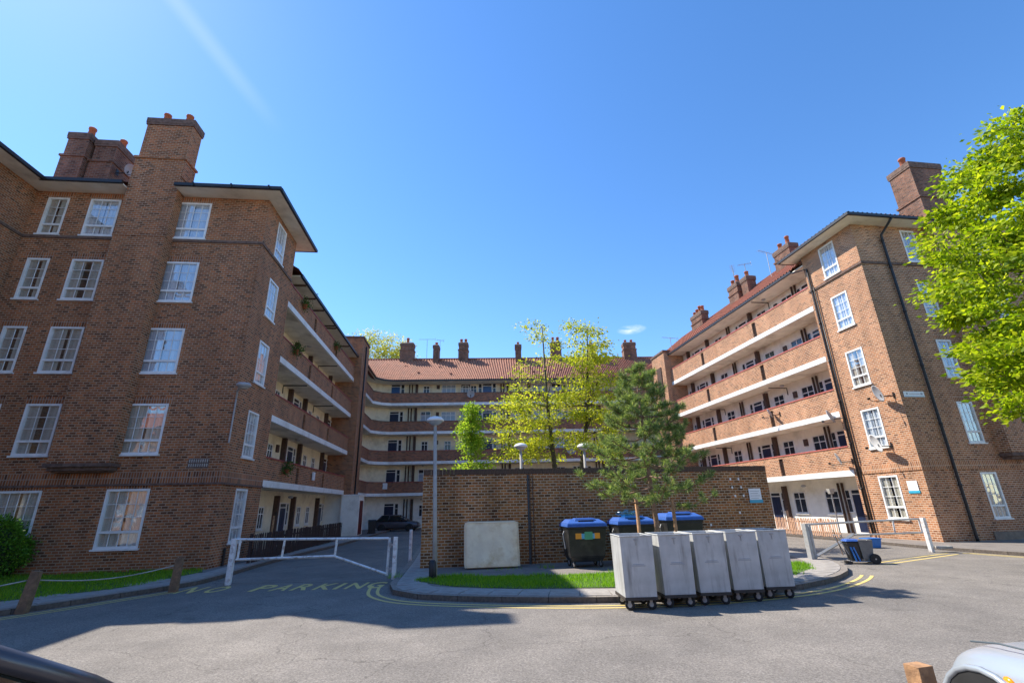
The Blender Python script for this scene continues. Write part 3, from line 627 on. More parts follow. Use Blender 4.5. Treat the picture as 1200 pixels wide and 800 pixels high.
# ------------------------------------------------------------ facade things (shared meshes; x along, y into wall, z up from floor)
FM = {}
far_ref = [None]
def facade_meshes():
    f = MB()   # door frame with side lights and fanlight: 2.0 wide
    def fr(x0, x1, z0, z1, t=0.05, d=0.05): 
        f.box(x0, x0 + t, -d, 0, z0, z1); f.box(x1 - t, x1, -d, 0, z0, z1); f.box(x0 + t, x1 - t, -d, 0, z0, z0 + t); f.box(x0 + t, x1 - t, -d, 0, z1 - t, z1)
    fr(-0.48, 0.48, 0.0, 2.08, .07); fr(-0.85, -0.50, 0.95, 2.05); fr(0.50, 0.85, 0.95, 2.05); f.box(-0.41, 0.41, -.05, 0, 1.80, 1.85); f.box(-.80, -.55, -.045, 0, 1.6, 1.64); f.box(.55, .80, -.045, 0, 1.6, 1.64)
    FM['door_frame'] = f.mesh('door_frame', M_WHITE)
    for nm, mt in (('navy', M_NAVY), ('blue', M_BLUE), ('red', M_DRED)):
        d = MB().box(-0.41, 0.41, -0.025, 0, 0.02, 1.80); d.box(-.30, -.04, -.035, -.025, .2, .8); d.box(.04, .30, -.035, -.025, .2, .8); d.box(-.30, -.04, -.035, -.025, .95, 1.65); d.box(.04, .30, -.035, -.025, .95, 1.65)
        FM['door_' + nm] = d.mesh('door', mt)
    FM['pane_side'] = MB().box(-.125, .125, -.02, 0, -.5, .5).mesh('pane', M_GLASSD)
    FM['pane_fan'] = MB().box(-.40, .40, -.02, 0, -.09, .09).mesh('pane', M_GLASSD)
    FM['handle'] = MB().box(-.02, .02, -.07, -.03, -.06, .06).mesh('handle', M_STEEL)
    for nm, wd, ht, cols, pm in (('w2', 0.95, 1.15, 2, M_GLASSC), ('w2d', 0.95, 1.15, 2, M_GLASSD), ('w1', 0.62, 1.0, 2, M_GLASSD), ('w3', 1.35, 1.1, 3, M_GLASSC)):
        g = MB(); t = .055
        g.box(-wd / 2, -wd / 2 + t, -.05, 0, 0, ht); g.box(wd / 2 - t, wd / 2, -.05, 0, 0, ht); g.box(-wd / 2 + t, wd / 2 - t, -.05, 0, 0, t); g.box(-wd / 2 + t, wd / 2 - t, -.05, 0, ht - t, ht)
        cw = (wd - 2 * t) / cols
        for i in range(1, cols): g.box(-wd / 2 + t + i * cw - .02, -wd / 2 + t + i * cw + .02, -.045, 0, t, ht - t)
        g.box(-wd / 2 + t, wd / 2 - t, -.042, 0, ht * .68 - .02, ht * .68 + .02); g.box(-wd / 2 - .05, wd / 2 + .05, -.09, 0, -.05, 0)
        FM[nm] = g.mesh('window', M_WHITE)
        FM[nm + 'p'] = (cols, cw, t, ht, wd, MB().box(-cw / 2 + .01, cw / 2 - .01, -.02, 0, -ht * .31 + .02, ht * .31 - .02).mesh('pane', pm), MB().box(-cw / 2 + .01, cw / 2 - .01, -.021, 0, -ht * .15 + .02, ht * .15 - .02).mesh('pane', pm if random.random() < .5 else M_GLASSD))
    FM['fin'] = MB().box(-.11, .11, -.22, 0, 0, 2.38).mesh('dividing_pier', M_BROWN)
    p = MB(); p.tube([(0, -.08, 0), (0, -.08, 2.38)], .055, 8); FM['pipe'] = p.mesh('drainpipe', M_BROWN, True)
    l = MB(); l.lathe([(0.02, 0), (.11, -.02), (.13, -.08), (.09, -.12), (.02, -.13)], (0, 0, 0), 12); FM['lamp'] = l.mesh('ceiling_light', M_DISH, True)
    b = MB(); b.tube([(0, 1.28, -.5), (0, 1.28, -.10), (0, .12, -.10)], .028, 6); FM['bracket'] = b.mesh('ceiling_bracket', M_BLACK)
    m = MB().box(-.14, .14, -.08, 0, -.18, .18); FM['meter'] = m.mesh('meter_box', M_BROWN)
facade_meshes()
def fitem(parent, kind, T, rz, t, z, rnd):
    """T(t,d,z) -> local coordinates"""
    def at(k, dt, dz, d=1.3 - 0.001): return T(t + dt, d, z + dz)
    if kind == 'door':
        f = link('door_frame', FM['door_frame'], parent, at(0, 0, 0), rz)
        col = 'blue' if (parent is far_ref[0] and z > 10) else 'navy'
        d = link('door', FM['door_' + col], f, (0, -.004, 0)); link('pane', FM['pane_side'], f, (-.675, -.003, 1.5)); link('pane', FM['pane_side'], f, (.675, -.003, 1.5)); link('pane', FM['pane_fan'], f, (0, -.003, 1.93))
        link('handle', FM['handle'], f, (.33, 0, 1.0))
    elif kind in ('w1', 'w2', 'w2d', 'w3'):
        f = link('window', FM[kind], parent, at(0, 0, 0.88), rz)
        cols, cw, tt, ht, wd, pm, pt = FM[kind + 'p']
        for i in range(cols):
            x = -wd / 2 + tt + (i + .5) * cw
            link('pane', pm, f, (x, -.003, ht * .35 + .02)); link('pane', pt, f, (x, -.003, ht * .83 - .02))
    elif kind == 'fin': link('dividing_pier', FM['fin'], parent, at(0, 0, 0), rz)
    elif kind == 'pipe':
        for s in (-.13, .13): link('drainpipe', FM['pipe'], parent, T(t + s, 1.3, z), rz)
    elif kind == 'lamp': link('ceiling_light', FM['lamp'], parent, T(t, .7, z + 2.38), rz)
    elif kind == 'bracket': link('ceiling_bracket', FM['bracket'], parent, T(t, 0, z + 2.38), rz)
    elif kind == 'meter': link('meter_box', FM['meter'], parent, at(0, 0, 1.75), rz)
    elif kind == 'red':
        link('door', FM['door_red'], parent, at(0, 0, 0), rz)

def gallery(parent, T, rz, t0, t1, bands, par_h, items, brickm, cop, soff, wallm, slots, eave_z, rnd, ground_items=None, coping_d=0.03):
    """open access balconies: bands = slab top heights; T maps (t, depth into building, z)"""
    lv = [0.0] + list(bands)
    tops = [b - 0.26 for b in bands] + [eave_z]
    for i, z in enumerate(lv):
        mb = MB(T); mb.box(t0, t1, 1.3, 1.5, z, tops[i]); mb.build('back_wall', wallm, parent)
        if i:
            s = MB(T); s.box(t0, t1, 0.0, 1.5, z - 0.26, z); sl = s.build('balcony', M_BAND, parent)
            u = MB(T); u.box(t0, t1, 0.10, 1.3, z - 0.268, z - 0.2605); u.build('soffit', soff, sl)
            p = MB(T); cuts = [t0] + [q for sx in slots for q in (sx - .17, sx + .17)] + [t1]
            for k in range(0, len(cuts), 2): p.box(cuts[k], cuts[k + 1], 0.025, 0.24, z, z + par_h)
            for sx in slots: p.box(sx - .17, sx + .17, .025, .24, z + par_h - .12, z + par_h)
            p.build('parapet', brickm, sl)
            c = MB(T); c.box(t0, t1, 0.025 - coping_d, 0.27, z + par_h, z + par_h + 0.055); c.build('coping', cop, sl)
            for sx in slots:
                g = MB(T)
                for q in range(5): g.box(sx - .15 + q * .07, sx - .128 + q * .07, .10, .13, z + .02, z + par_h - .12)
                g.box(sx - .17, sx + .17, .14, .16, z, z + par_h - .12); g.build('grille', M_BROWN, sl)
        for kind, t in (ground_items if (i == 0 and ground_items) else items):
            if kind in ('lamp', 'meter') and rnd.random() < .3: continue
            if kind == 'bracket' and (i == 0 or rnd.random() < .35): continue
            fitem(parent, kind, T, rz, t, z, rnd)

# ------------------------------------------------------------ LEFT BLOCK
AL = math.radians(6.2)
left = thing('apartment_block', 'dark brick flats on the left with a chimney breast and balcony wing', 'block of flats', (-9.72, 16.21, 0), AL)
TF = lambda u, d, z: (u, d, z)            # front face (faces -y)
TSL = lambda u, d, z: (-d, u, z)          # faces +x
TSR = lambda u, d, z: (d, u, z)           # faces -x
SILL = [0.68, 3.55, 6.33, 9.06, 11.72]; HT = [1.78, 1.70, 1.68, 1.64, 1.62]
EZ = 13.62
mbw = MB(); holes = []
wins = []
for s, h in zip(SILL, HT):
    k = 0 if s > 1 else .0
    for xc, wd in ((-2.80, 1.30), (-6.05, 1.10), (-7.74, 0.76)):
        if s < 1 and xc == -7.74: continue
        if s < 1 and xc == -6.05: xc, wd = -6.0, 1.30
        holes.append((xc - wd / 2, xc + wd / 2, s, s + h)); wins.append((xc, wd, s, h))
wallrect(mbw, -8.57, 0, -0.3, EZ, holes, TF)
h2 = [(1.15, 2.08, s, s + h) for s, h in zip(SILL, HT)]
wallrect(mbw, 0, 3.35, -0.3, EZ, h2, TSL)
# protruding arm at the far left, facing +x, and hidden backs
T2 = lambda u, d, z: (-8.57 - d, u, z)
wallrect(mbw, -9.0, 0, -0.3, EZ, [(-5.6, -4.6, s, s + h) for s, h in zip(SILL, HT)], T2)
mbw.poly([(-8.57, -9, -.3), (-17, -9, -.3), (-17, -9, EZ), (-8.57, -9, EZ)])
mbw.poly([(0, 3.35, 2.6), (0, 3.35, EZ), (-1.5, 3.35, EZ), (-1.5, 3.35, 2.6)])
mbw.poly([(-1.5, 3.35, -.3), (-1.5, 3.35, EZ), (0, 3.35, EZ), (0, 3.35, -.3)])
mbw.poly([(-17, -9, -.3), (-17, 3.35, -.3), (-17, 3.35, EZ), (-17, -9, EZ)])
mbw.poly([(-1.5, 3.35, 11), (-17, 3.35, 11), (-17, 3.35, EZ), (-1.5, 3.35, EZ)])
noflip_build(mbw, 'wall', MB_BRICK, left)
cur = [2, 2, 1, 1, 1, 0, 1, 0, 3, 1, 0, 1, 3, 0, 1]
for i, (xc, wd, s, h) in enumerate(wins):
    cols = 4 if wd > 1.25 else (3 if wd > 1 else 2)
    cc = 2 if s < 1 else (3 if xc == -2.8 and s > 5 else (2 if xc == -2.8 else (0 if (xc == -6.05 and s > 11) else 1)))
    window(left, (xc, 0.0, s), 0, wd, h, cols, 3, cc)
for i, (s, h) in enumerate(zip(SILL, HT)): window(left, (0, 1.615, s), math.pi / 2, 0.93, h, 3, 3, 0 if i else 0)
for s, h in zip(SILL, HT): window(left, (-8.57, -5.1, s), math.pi / 2, 1.0, h, 3, 3, 1)
# string courses
b = MB(); b.box(-8.57, 0.03, -0.03, 0.0, 2.62, 2.97); b.box(0.0, 0.03, 0.0, 3.33, 2.62, 2.97); b.build('soldier_course', MB_SOLD, left)
b = MB(); b.box(-8.54, 0.06, -0.06, 0.0, 2.555, 2.62); b.box(0.0, 0.06, 0.0, 3.33, 2.555, 2.62); b.build('string_course', M_CAPB, left); b = MB(); b.box(-8.54, .05, -.05, 0, 11.56, 11.66); b.box(0, .05, 0, 3.33, 11.56, 11.66); b.box(-8.57, -8.52, -9, -.06, 11.56, 11.66)
b.build('string_course', M_CAPB, left)
for (xc, wd, s, h) in wins: MB().box(xc - wd / 2 - .1, xc + wd / 2 + .1, -0.004, 0.0, s + h, s + h + .24).build('window_arch', MB_SOLD, left)
# chimney breast with corbelled foot
mb = MB(); mb.box(-5.12, -3.30, -0.46, -0.002, 3.25, 11.5); mb.box(-5.14, -3.28, -0.48, -0.002, 11.5, 11.62); mb.box(-5.10, -3.28, -0.46, -0.002, 11.62, EZ + .6)
mb.build('chimney_breast', MB_BRICK, left)
mb = MB(); mb.box(-5.2, -3.22, -.5, -.002, 3.14, 3.25); mb.box(-5.12, -3.30, -.40, -.002, 3.03, 3.14); mb.box(-5.05, -3.38, -.28, -.002, 2.98, 3.03); mb.build('corbel', M_CAPB, left)
chimney(left, -5.10, -3.24, -0.46, 0.30, EZ + .6, 17.15, course=15.02, mt=MB_BRICK, pots=2, inset=0.05)
# soffits, gutters, roof of the end block
s = MB(); s.box(-3.26, 0.62, -0.66, 0.0, EZ, EZ + .05); s.box(0.0, 0.62, 0.0, 4.1, EZ, EZ + .05); s.box(-7.92, -5.14, -.66, 0, EZ, EZ + .05); s.box(-8.57, -7.92, -9.5, 0.0, EZ, EZ + .05); s.box(-17, 0, 3.35, 4.1, EZ, EZ + .05)
s.build('soffit', M_SOFFW, left)
g = MB(); g.box(-3.26, 0.70, -0.76, -0.66, EZ + .0, EZ + .13); g.box(0.62, 0.72, -0.66, 4.12, EZ + .0, EZ + .13); g.box(-8.02, -5.12, -.76, -.66, EZ, EZ + .13); g.box(-7.92, -7.82, -9.6, -.76, EZ, EZ + .13); g.box(-1, .72, 4.1, 4.2, EZ, EZ + .13)
for x in (-2.6, -1.2, .2): g.box(x, x + .06, -.80, -.76, EZ - .03, EZ + .15)
g.build('gutter', M_BLACK, left)
r = MB(); zr = EZ + 1.5
r.add([(0.66, -0.7, EZ + .1), (0.66, 4.1, EZ + .1), (-17, 4.1, EZ + .1), (-1.8, 1.7, zr), (-17, 1.7, zr), (-3.22, -.7, EZ + .1), (-3.22, 1.7, zr)], [(0, 1, 3), (1, 2, 4, 3), (0, 3, 6, 5)])
r.add([(-5.12, .3, EZ + .68), (-3.22, .3, EZ + .68), (-3.22, 1.7, zr), (-5.12, 1.7, zr)], [(0, 1, 2, 3)]); r.add([(-17, -.7, EZ + .1), (-5.12, -.7, EZ + .1), (-5.12, 1.7, zr), (-17, 1.7, zr)], [(0, 1, 2, 3)])
r.add([(-7.9, -9.5, EZ + .1), (-7.9, .5, EZ + .1), (-12.5, .5, zr + .6), (-12.5, -9.5, zr + .6), (-17.5, -9.5, EZ + .1), (-17.5, .5, EZ + .1)], [(0, 1, 2, 3), (3, 2, 5, 4)])
noflip_build(r, 'roof', M_TILED, left)
MB().box(-3.235, -2.9, -.42, .2, EZ + .30, EZ + .36).build('lead_flashing', M_LEAD, left)
chimney(left, -8.95, -8.05, 0.75, 2.7, EZ - .1, 17.25, course=15.9, pots=2, inset=0.04)
chimney(left, -7.98, -7.05, 0.95, 2.6, EZ - .1, 17.1, course=15.85, pots=1, inset=0.04)
# vent grille
v = MB(); v.box(-1.16, -.50, -.012, -.001, 3.08, 3.40)
v.build('air_vent', M_CAPB, left)
v = MB()
for i in range(9):
    for zz in (3.27, 3.13): v.box(-1.13 + i * .07, -1.095 + i * .07, -.018, -.012, zz, zz + .10)
v.build('vent_slot', M_CONC, left)
# low pipe and boxes at the corner foot
b = MB(); b.tube([(0.06, .9, 0), (0.06, .9, .55)], .04, 8); b.tube([(0.06, 3.2, 0), (0.06, 3.2, .35)], .03, 8); b.build('stub_pipe', M_BLACK, left)

BL = [2.86, 5.47, 8.05, 10.65]
ITEMS_L = [('w1', 6.95), ('meter', 7.9), ('door', 9.75), ('fin', 11.0), ('w1', 12.3), ('w1', 13.95), ('lamp', 9.0), ('bracket', 7.6), ('fin', 15.55), ('door', 16.5), ('fin', 8.55), ('bracket', 12.9), ('meter', 4.7), ('w2', 4.9)]
rl = random.Random(3)
gallery(left, TSL, math.pi / 2, 3.36, 17.6, BL, 0.87, ITEMS_L, MB_BRICK, M_RED, M_SOFF, M_CREAM, [7.5, 12.0], 12.25, rl)
# wing eave
s = MB(); s.box(-1.4, 0.10, 4.1, 17.2, 12.25, 12.31); s.build('soffit', M_SOFFW, left)
s = MB(); s.box(0.10, 0.21, 4.1, 17.2, 12.24, 12.38); s.build('gutter', M_BLACK, left)
s = MB()
for y in (5.0, 6.6, 8.2, 10.6, 11.0, 14.5): s.box(-1.3, .1, y, y + .05, 12.17, 12.25)
s.build('eave_bracket', M_BROWN, left)
r = MB(); r.add([(0.2, 3.5, 12.36), (0.2, 24.5, 12.36), (-4.3, 24.5, 15.1), (-4.3, 3.5, 15.1), (-8.8, 3.5, 12.36), (-8.8, 24.5, 12.36)], [(0, 1, 2, 3), (3, 2, 5, 4)])
r.add([(-8.5, 3.5, -.3), (-8.5, 24.5, -.3), (-8.5, 24.5, 12.4), (-8.5, 3.5, 12.4)], [(0, 1, 2, 3)])
noflip_build(r, 'roof', M_TILED, left)
# stair tower
mb = MB(); mb.box(-3.5, 0.45, 17.2, 19.6, 2.6, 13.75); mb.box(-3.5, 0.0, 17.6, 19.6, -.3, 2.6); mb.box(-3.5, .30, 19.6, 20.3, -.3, 12.6)
mb.build('stair_tower', MB_BRICK, left); MB().box(-3.56, .51, 17.14, 19.66, 13.75, 13.9).build('tower_coping', M_CAPB, left)
t = MB(); t.tube([(.52, 18.2, 2.6), (.52, 18.2, 13.4)], .05, 8); t.build('drainpipe', M_BLACK, left, True)
c = MB(); c.box(-1.28, -0.10, 17.5, 17.6, 0, 2.60); c.build('white_end_wall', M_RENDW, left)
c = MB(); c.box(-0.10, 1.05, 17.2, 18.9, 0, 2.52); cl = c.build('meter_cupboard', M_RENDW, left); MB().box(-.13, 1.1, 17.15, 18.95, 2.52, 2.60).build('cupboard_roof', M_BAND, cl)
MB().box(1.05, 1.07, 17.5, 18.6, .05, 2.2).build('door', M_DRED, cl)

# ------------------------------------------------------------ RIGHT BLOCK
AR = math.radians(8.27)
right = thing('apartment_block', 'sunlit orange brick flats on the right with a black downpipe', 'block of flats', (16.14, 19.47, 0), AR)
SR = [0.78, 3.69, 6.47, 9.29, 12.04]; HR = [1.74, 1.71, 1.70, 1.71, 1.68]; EZR = 13.9
mbw = MB(); holes = []; wr = []
for s_, h_ in zip(SR, HR):
    for xc, wd in ((2.96, .76), (6.9, .9), (9.5, 1.2)): holes.append((xc - wd / 2, xc + wd / 2, s_, s_ + h_)); wr.append((xc, wd, s_, h_))
wallrect(mbw, 0, 14.0, -.3, EZR, holes, TF)
wallrect(mbw, 0, 3.28, -.3, EZR, [(1.15, 2.10, s_, s_ + h_) for s_, h_ in zip(SR, HR)], TSR)
mbw.poly([(0, 3.28, -.3), (0, 3.28, EZR), (1.5, 3.28, EZR), (1.5, 3.28, -.3)])
mbw.poly([(1.5, 3.28, 11), (14, 3.28, 11), (14, 3.28, EZR), (1.5, 3.28, EZR)])
mbw.poly([(14, 0, -.3), (14, 3.28, -.3), (14, 3.28, EZR), (14, 0, EZR)])
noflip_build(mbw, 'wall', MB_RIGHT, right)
for xc, wd, s_, h_ in wr: window(right, (xc, 0, s_), 0, wd, h_, 3 if wd < 1 else 4, 3, 1 if xc < 3 else 0)
for i, (s_, h_) in enumerate(zip(SR, HR)): window(right, (0, 1.625, s_), -math.pi / 2, 0.95, h_, 3, 3, (2, 3, 1, 0, 0)[i])
b = MB(); b.box(-.03, 14, -.03, 0, 2.66, 3.0); b.box(-.03, 0, 0, 3.26, 2.66, 3.0); b.build('soldier_course', MB_RSOLD, right)
for xc, wd, s_, h_ in wr:
    if 1 < s_ < 11: MB().box(xc - wd / 2 - .1, xc + wd / 2 + .1, -.004, 0, s_ + h_, s_ + h_ + .24).build('window_arch', MB_RSOLD, right)
b = MB(); b.box(-.06, 14, -.06, 0, 11.82, 11.93); b.box(-.06, 0, 0, 3.26, 11.82, 11.93); b.box(-.05, 14, -.05, 0, -.02, .42) if False else None
b.build('string_course', M_CAPB, right)
MB().box(2.3, 14, -.05, 0, -.1, .30).build('plinth', mat('tan_cement_plinth', (.26, .20, .15), .9, var=.2, dirt=(.15, .12, .1)), right)
mb = MB(); mb.box(3.85, 5.7, -.46, -.002, 3.25, EZR + .5); mb.build('chimney_breast', MB_RIGHT, right)
mb = MB(); mb.box(3.8, 5.75, -.5, -.002, 3.12, 3.25); mb.box(3.9, 5.65, -.36, -.002, 3.0, 3.12); mb.build('corbel', M_CAPB, right)
chimney(right, 3.85, 5.72, -.46, .72, EZR + .5, 17.6, course=15.4, mt=MB_CHIM, pots=2, inset=.03)
s = MB(); s.box(-.70, 3.85, -.66, 0, EZR, EZR + .05); s.box(-.70, 0, 0, 4.0, EZR, EZR + .05); s.box(5.7, 14, -.66, 0, EZR, EZR + .05); s.box(0, 14, 3.28, 4.0, EZR, EZR + .05); s.build('soffit', M_SOFFW, right)
g = MB(); g.box(-.80, 3.85, -.76, -.66, EZR, EZR + .13); g.box(-.80, -.70, -.66, 4.02, EZR, EZR + .13); g.box(5.7, 14, -.76, -.66, EZR, EZR + .13); g.box(-.8, .2, 4.0, 4.1, EZR, EZR + .13); g.build('gutter', M_BLACK, right)
zr = EZR + 1.6
pantiles(right, (-.75, 4.05, EZR + .12), (-.75, -.72, EZR + .12), (1.65, 1.65, zr), (1.64, 1.67, zr), M_TILED)
pantiles(right, (-.75, -.72, EZR + .12), (3.85, -.72, EZR + .12), (3.85, 1.66, zr), (1.65, 1.66, zr), M_TILED)
pantiles(right, (3.85, .72, EZR + 1.0), (5.72, .72, EZR + 1.0), (5.72, 1.66, zr), (3.85, 1.66, zr), M_TILED)
pantiles(right, (5.72, -.72, EZR + .12), (14, -.72, EZR + .12), (14, 1.66, zr), (5.72, 1.66, zr), M_TILED)
pantiles(right, (14, 4.05, EZR + .12), (-.75, 4.05, EZR + .12), (1.65, 1.66, zr), (14, 1.66, zr), M_TILED)
# downpipes
d = MB(); d.tube([(1.55, -.70, EZR + .02), (1.5, -.55, EZR - .15), (1.42, -.10, EZR - .55), (1.40, -.09, EZR - .8), (1.40, -.09, 0.1), (1.40, -.09, 0.0)], .055, 10)
for z in (2.0, 4.4, 6.9, 9.4, 11.6, 13.0): d.lathe([(.07, 0), (.07, .09)], (1.40, -.09, z), 10)
d.build('downpipe', M_BLACK, right, True)
d = MB(); d.tube([(-.07, 3.02, .1), (-.07, 3.02, 13.1), (-.2, 3.9, 13.3)], .045, 8); d.tube([(-.07, 2.86, .1), (-.07, 2.86, 12.0)], .03, 8)
for z in (2, 4, 6, 8, 10, 11.8): d.lathe([(.06, 0), (.06, .08)], (-.07, 3.02, z), 8)
d.build('downpipe', M_BLACK, right, True)
BR = [2.87, 5.60, 8.37, 11.11]
ITEMS_R = [('door', 4.7), ('pipe', 5.68), ('w2d', 6.4), ('meter', 7.4), ('lamp', 7.6), ('w2d', 8.8), ('fin', 9.85), ('door', 10.85), ('pipe', 12.5), ('w2d', 13.9), ('bracket', 8.0), ('bracket', 14.6), ('fin', 15.3), ('door', 17.0), ('fin', 18.3), ('lamp', 13.5), ('w1', 18.8)]
rr = random.Random(8)
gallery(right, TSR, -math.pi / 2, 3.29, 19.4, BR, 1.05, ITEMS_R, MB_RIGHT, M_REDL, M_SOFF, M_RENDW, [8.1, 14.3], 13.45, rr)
s = MB(); s.box(.02, 1.6, 3.29, 19.4, 13.45, 13.50); s.build('soffit', M_SOFFW, right)
s = MB(); s.box(-.09, .02, 4.12, 19.5, 13.44, 13.57); s.build('gutter', M_BLACK, right)
pantiles(right, (-.04, 24.2, 13.60), (-.04, 3.29, 13.60), (4.3, 3.29, 17.0), (4.3, 24.2, 17.0), M_TILED)
pantiles(right, (8.7, 3.29, 13.60), (8.7, 24.2, 13.60), (4.3, 24.2, 17.0), (4.3, 3.29, 17.0), M_TILED)
mb = MB(); mb.box(8.4, 8.6, 3.3, 24.2, -.3, 13.4); mb.build('rear_wall', MB_RIGHT, right)
mb = MB(); mb.box(-.45, 3.4, 19.4, 21.8, -.3, 13.75); mb.build('stair_tower', MB_RIGHT, right); MB().box(-.52, 3.46, 19.33, 21.86, 13.75, 13.92).build('tower_coping', M_CAPB, right)
mb = MB(); mb.box(-.52, -.46, 20.1, 20.9, 3, 12.6); mb.build('stair_window_recess', M_BROWN, right)
for (y, L_, zt, np_) in ((6.9, 1.5, 17.3, 2), (12.6, 1.2, 17.3, 2), (17.9, 1.8, 17.2, 4)):
    chimney(right, 2.7, 3.4, y, y + L_, 14.6, zt, course=zt - .9, pots=np_, inset=.03)
for (y, zt) in ((11.4, 17.2),):
    chimney(right, 2.7, 3.4, y, y + .7, 14.6, zt, pots=1)

# ------------------------------------------------------------ FAR BLOCK
far = thing('apartment_block', 'rear block of flats with orange pantiled roof and banded balconies across the courtyard', 'block of flats', (0, 0, 0))
far_ref[0] = far
def Lw(x, y): q = rot2((x, y), AL); return (q[0] - 9.72, q[1] + 16.21)
def Rw(x, y): q = rot2((x, y), AR); return (q[0] + 16.14, q[1] + 19.47)
FY = lambda x: 42.9 + 0.0532 * x
CLn, CRn = (-12.55, FY(-12.55)), (12.64, FY(12.64))
PATH = [Lw(0, 19.9), Lw(0, 25.0), (-11.9, FY(-11.9) - .42), (-11.1, FY(-11.1) - 0.02), (11.2, FY(11.2)), Rw(0, 23.0), Rw(0, 21.8)]
def sweep(mb, path, d0, d1, z0, z1, m=0):
    a = offset_path(path, d0); b = offset_path(path, d1); n = len(path)
    P = [(x, y, z) for z in (z0, z1) for L_ in (a, b) for x, y in L_]
    F = []
    for i in range(n - 1):
        F += [(i, i + 1, n + i + 1, n + i), (2 * n + i, 3 * n + i, 3 * n + i + 1, 2 * n + i + 1), (i, 2 * n + i, 2 * n + i + 1, i + 1), (n + i, n + i + 1, 3 * n + i + 1, 3 * n + i)]
    F += [(0, n, 3 * n, 2 * n), (n - 1, 3 * n - 1, 4 * n - 1, 2 * n - 1)]
    mb.add(P, F, m)
BF = [2.86, 5.48, 8.08, 10.66]; EF = 12.66
fang = math.atan(0.0532)
TFar = lambda t, d, z: (t * math.cos(fang) - d * math.sin(fang), FY(0) + t * math.sin(fang) + d * math.cos(fang), z)
rf = random.Random(21)
for i, z in enumerate([0.0] + BF):
    top = (BF + [EF + .26])[i] - .26
    mb = MB(); sweep(mb, PATH, 1.3, 1.5, z, top); mb.build('back_wall', M_CREAM if i else M_RENDW, far)
    if i:
        s = MB(); sweep(s, PATH, 0, 1.5, z - .24, z); sl_ = s.build('balcony', M_BAND, far)
        s = MB(); sweep(s, PATH, .1, 1.3, z - .25, z - .2405); s.build('soffit', M_SOFF, sl_)
        s = MB(); sweep(s, PATH, .03, .24, z, z + .88); s.build('parapet', MB_FAR, sl_)
        s = MB(); sweep(s, PATH, 0, .27, z + .88, z + .93); s.build('coping', M_RED if i < 3 else M_CAPB, sl_)
    TT = TFar
    for base in (-11.05, -2.4, 6.2):
        its = [('door', base), ('pipe', base + 1.45), ('fin', base + 2.0), ('w2' if i % 2 else 'w1', base + 2.9), ('w3' if i in (3, 4) else 'w1', base + 5.0), ('meter', base + 4.0), ('lamp', base + 2.9), ('w1', base - 1.3 if base > -11 else base + 6.6), ('w2', base + 6.6 if base > -11 else base + 6.6)]
        for k_, t_ in its:
            if t_ > 11: continue
            fitem(far, k_, TT, fang, t_, z, rf)
    fitem(far, 'red', lambda t, d, zz: (*Lw(-d, t), zz), math.pi / 2 + AL, 23.0, z, rf); fitem(far, 'fin', lambda t, d, zz: (*Lw(-d, t), zz), math.pi / 2 + AL, 21.6, z, rf)
    fitem(far, 'door', lambda t, d, zz: (*Lw(-d, t), zz), math.pi / 2 + AL, 20.9 + 3.4, z, rf)
for i, t_ in enumerate((-5.3, 5.3, 1.0)):   # dishes on the parapets handled below as things
    pass
s = MB(); sweep(s, PATH, -.1, 1.4, EF, EF + .06); s.build('soffit', M_SOFFW, far)
s = MB(); sweep(s, PATH, -.22, -.10, EF, EF + .13); s.build('gutter', M_BLACK, far)
s = MB(); sweep(s, PATH, 8.2, 8.4, 0, EF); s.build('rear_wall', MB_FAR, far)
ev = offset_path(PATH, -.16); rdg = offset_path(PATH, 4.3); bk = offset_path(PATH, 8.8)
ZR = 16.15
iA, iB = (-12.55, 0), (12.64, 0)
EL = (-12.72, FY(-12.72) - .16); ER = (12.75, FY(12.75) - .16)
RL = (-16.9, FY(-16.9) + 4.5); RR = (16.6, FY(16.6) + 4.5)
pantiles(far, (*EL, EF + .14), (*ER, EF + .14), (*RR, ZR), (*RL, ZR), M_TILE, pitch=.26, course=.36, amp=.045)
pantiles(far, (*RR, ZR), (*RL, ZR), (-16.9, FY(-16.9) + 9, EF + .1), (16.6, FY(16.6) + 9, EF + .1), M_TILE)
E0 = ev[0]; E1 = EL; pantiles(far, (*E0, EF + .14), (*E1, EF + .14), (*RL, ZR), (*Lw(-4.3, 19.9), 15.2), M_TILE)
E0 = ev[-1]; pantiles(far, (*ER, EF + .14), (*E0, EF + .14), (*Rw(4.3, 21.8), 15.8), (*RR, ZR), M_TILE)
m_ = MB(); m_.tube([(*RL, ZR + .02), (*RR, ZR + .02)], .11, 8); m_.build('ridge_tile', M_TILED, far)
for (x, wd, z1, np_, dd) in ((-10.9, 1.4, 17.9, 1, 4.4), (-7.85, .55, 17.5, 1, 4.0), (-5.1, 1.0, 17.9, 2, 4.4), (.62, .62, 17.5, 1, 4.0), (4.6, 1.1, 17.9, 2, 4.4), (12.45, 1.35, 17.8, 2, 4.4), (8.3, .6, 17.5, 1, 4.0)):
    chimney(far, x - wd / 2, x + wd / 2, FY(x) + dd - .4, FY(x) + dd + .5, 15.2, z1, course=z1 - .9 if wd > .7 else None, pots=np_, inset=.04)
for x, u in ((-9.0, 1.2), (-5.9, .9), (-10.6, 2.9), (2.0, 1.2), (-7.2, 2.6), (.4, 2.9)):
    v = MB(); v.box(x - .13, x + .13, FY(x) + u - .1, FY(x) + u + .12, EF + u * .68 + .05, EF + u * .68 + .40); v.build('roof_vent', M_TILED, far)

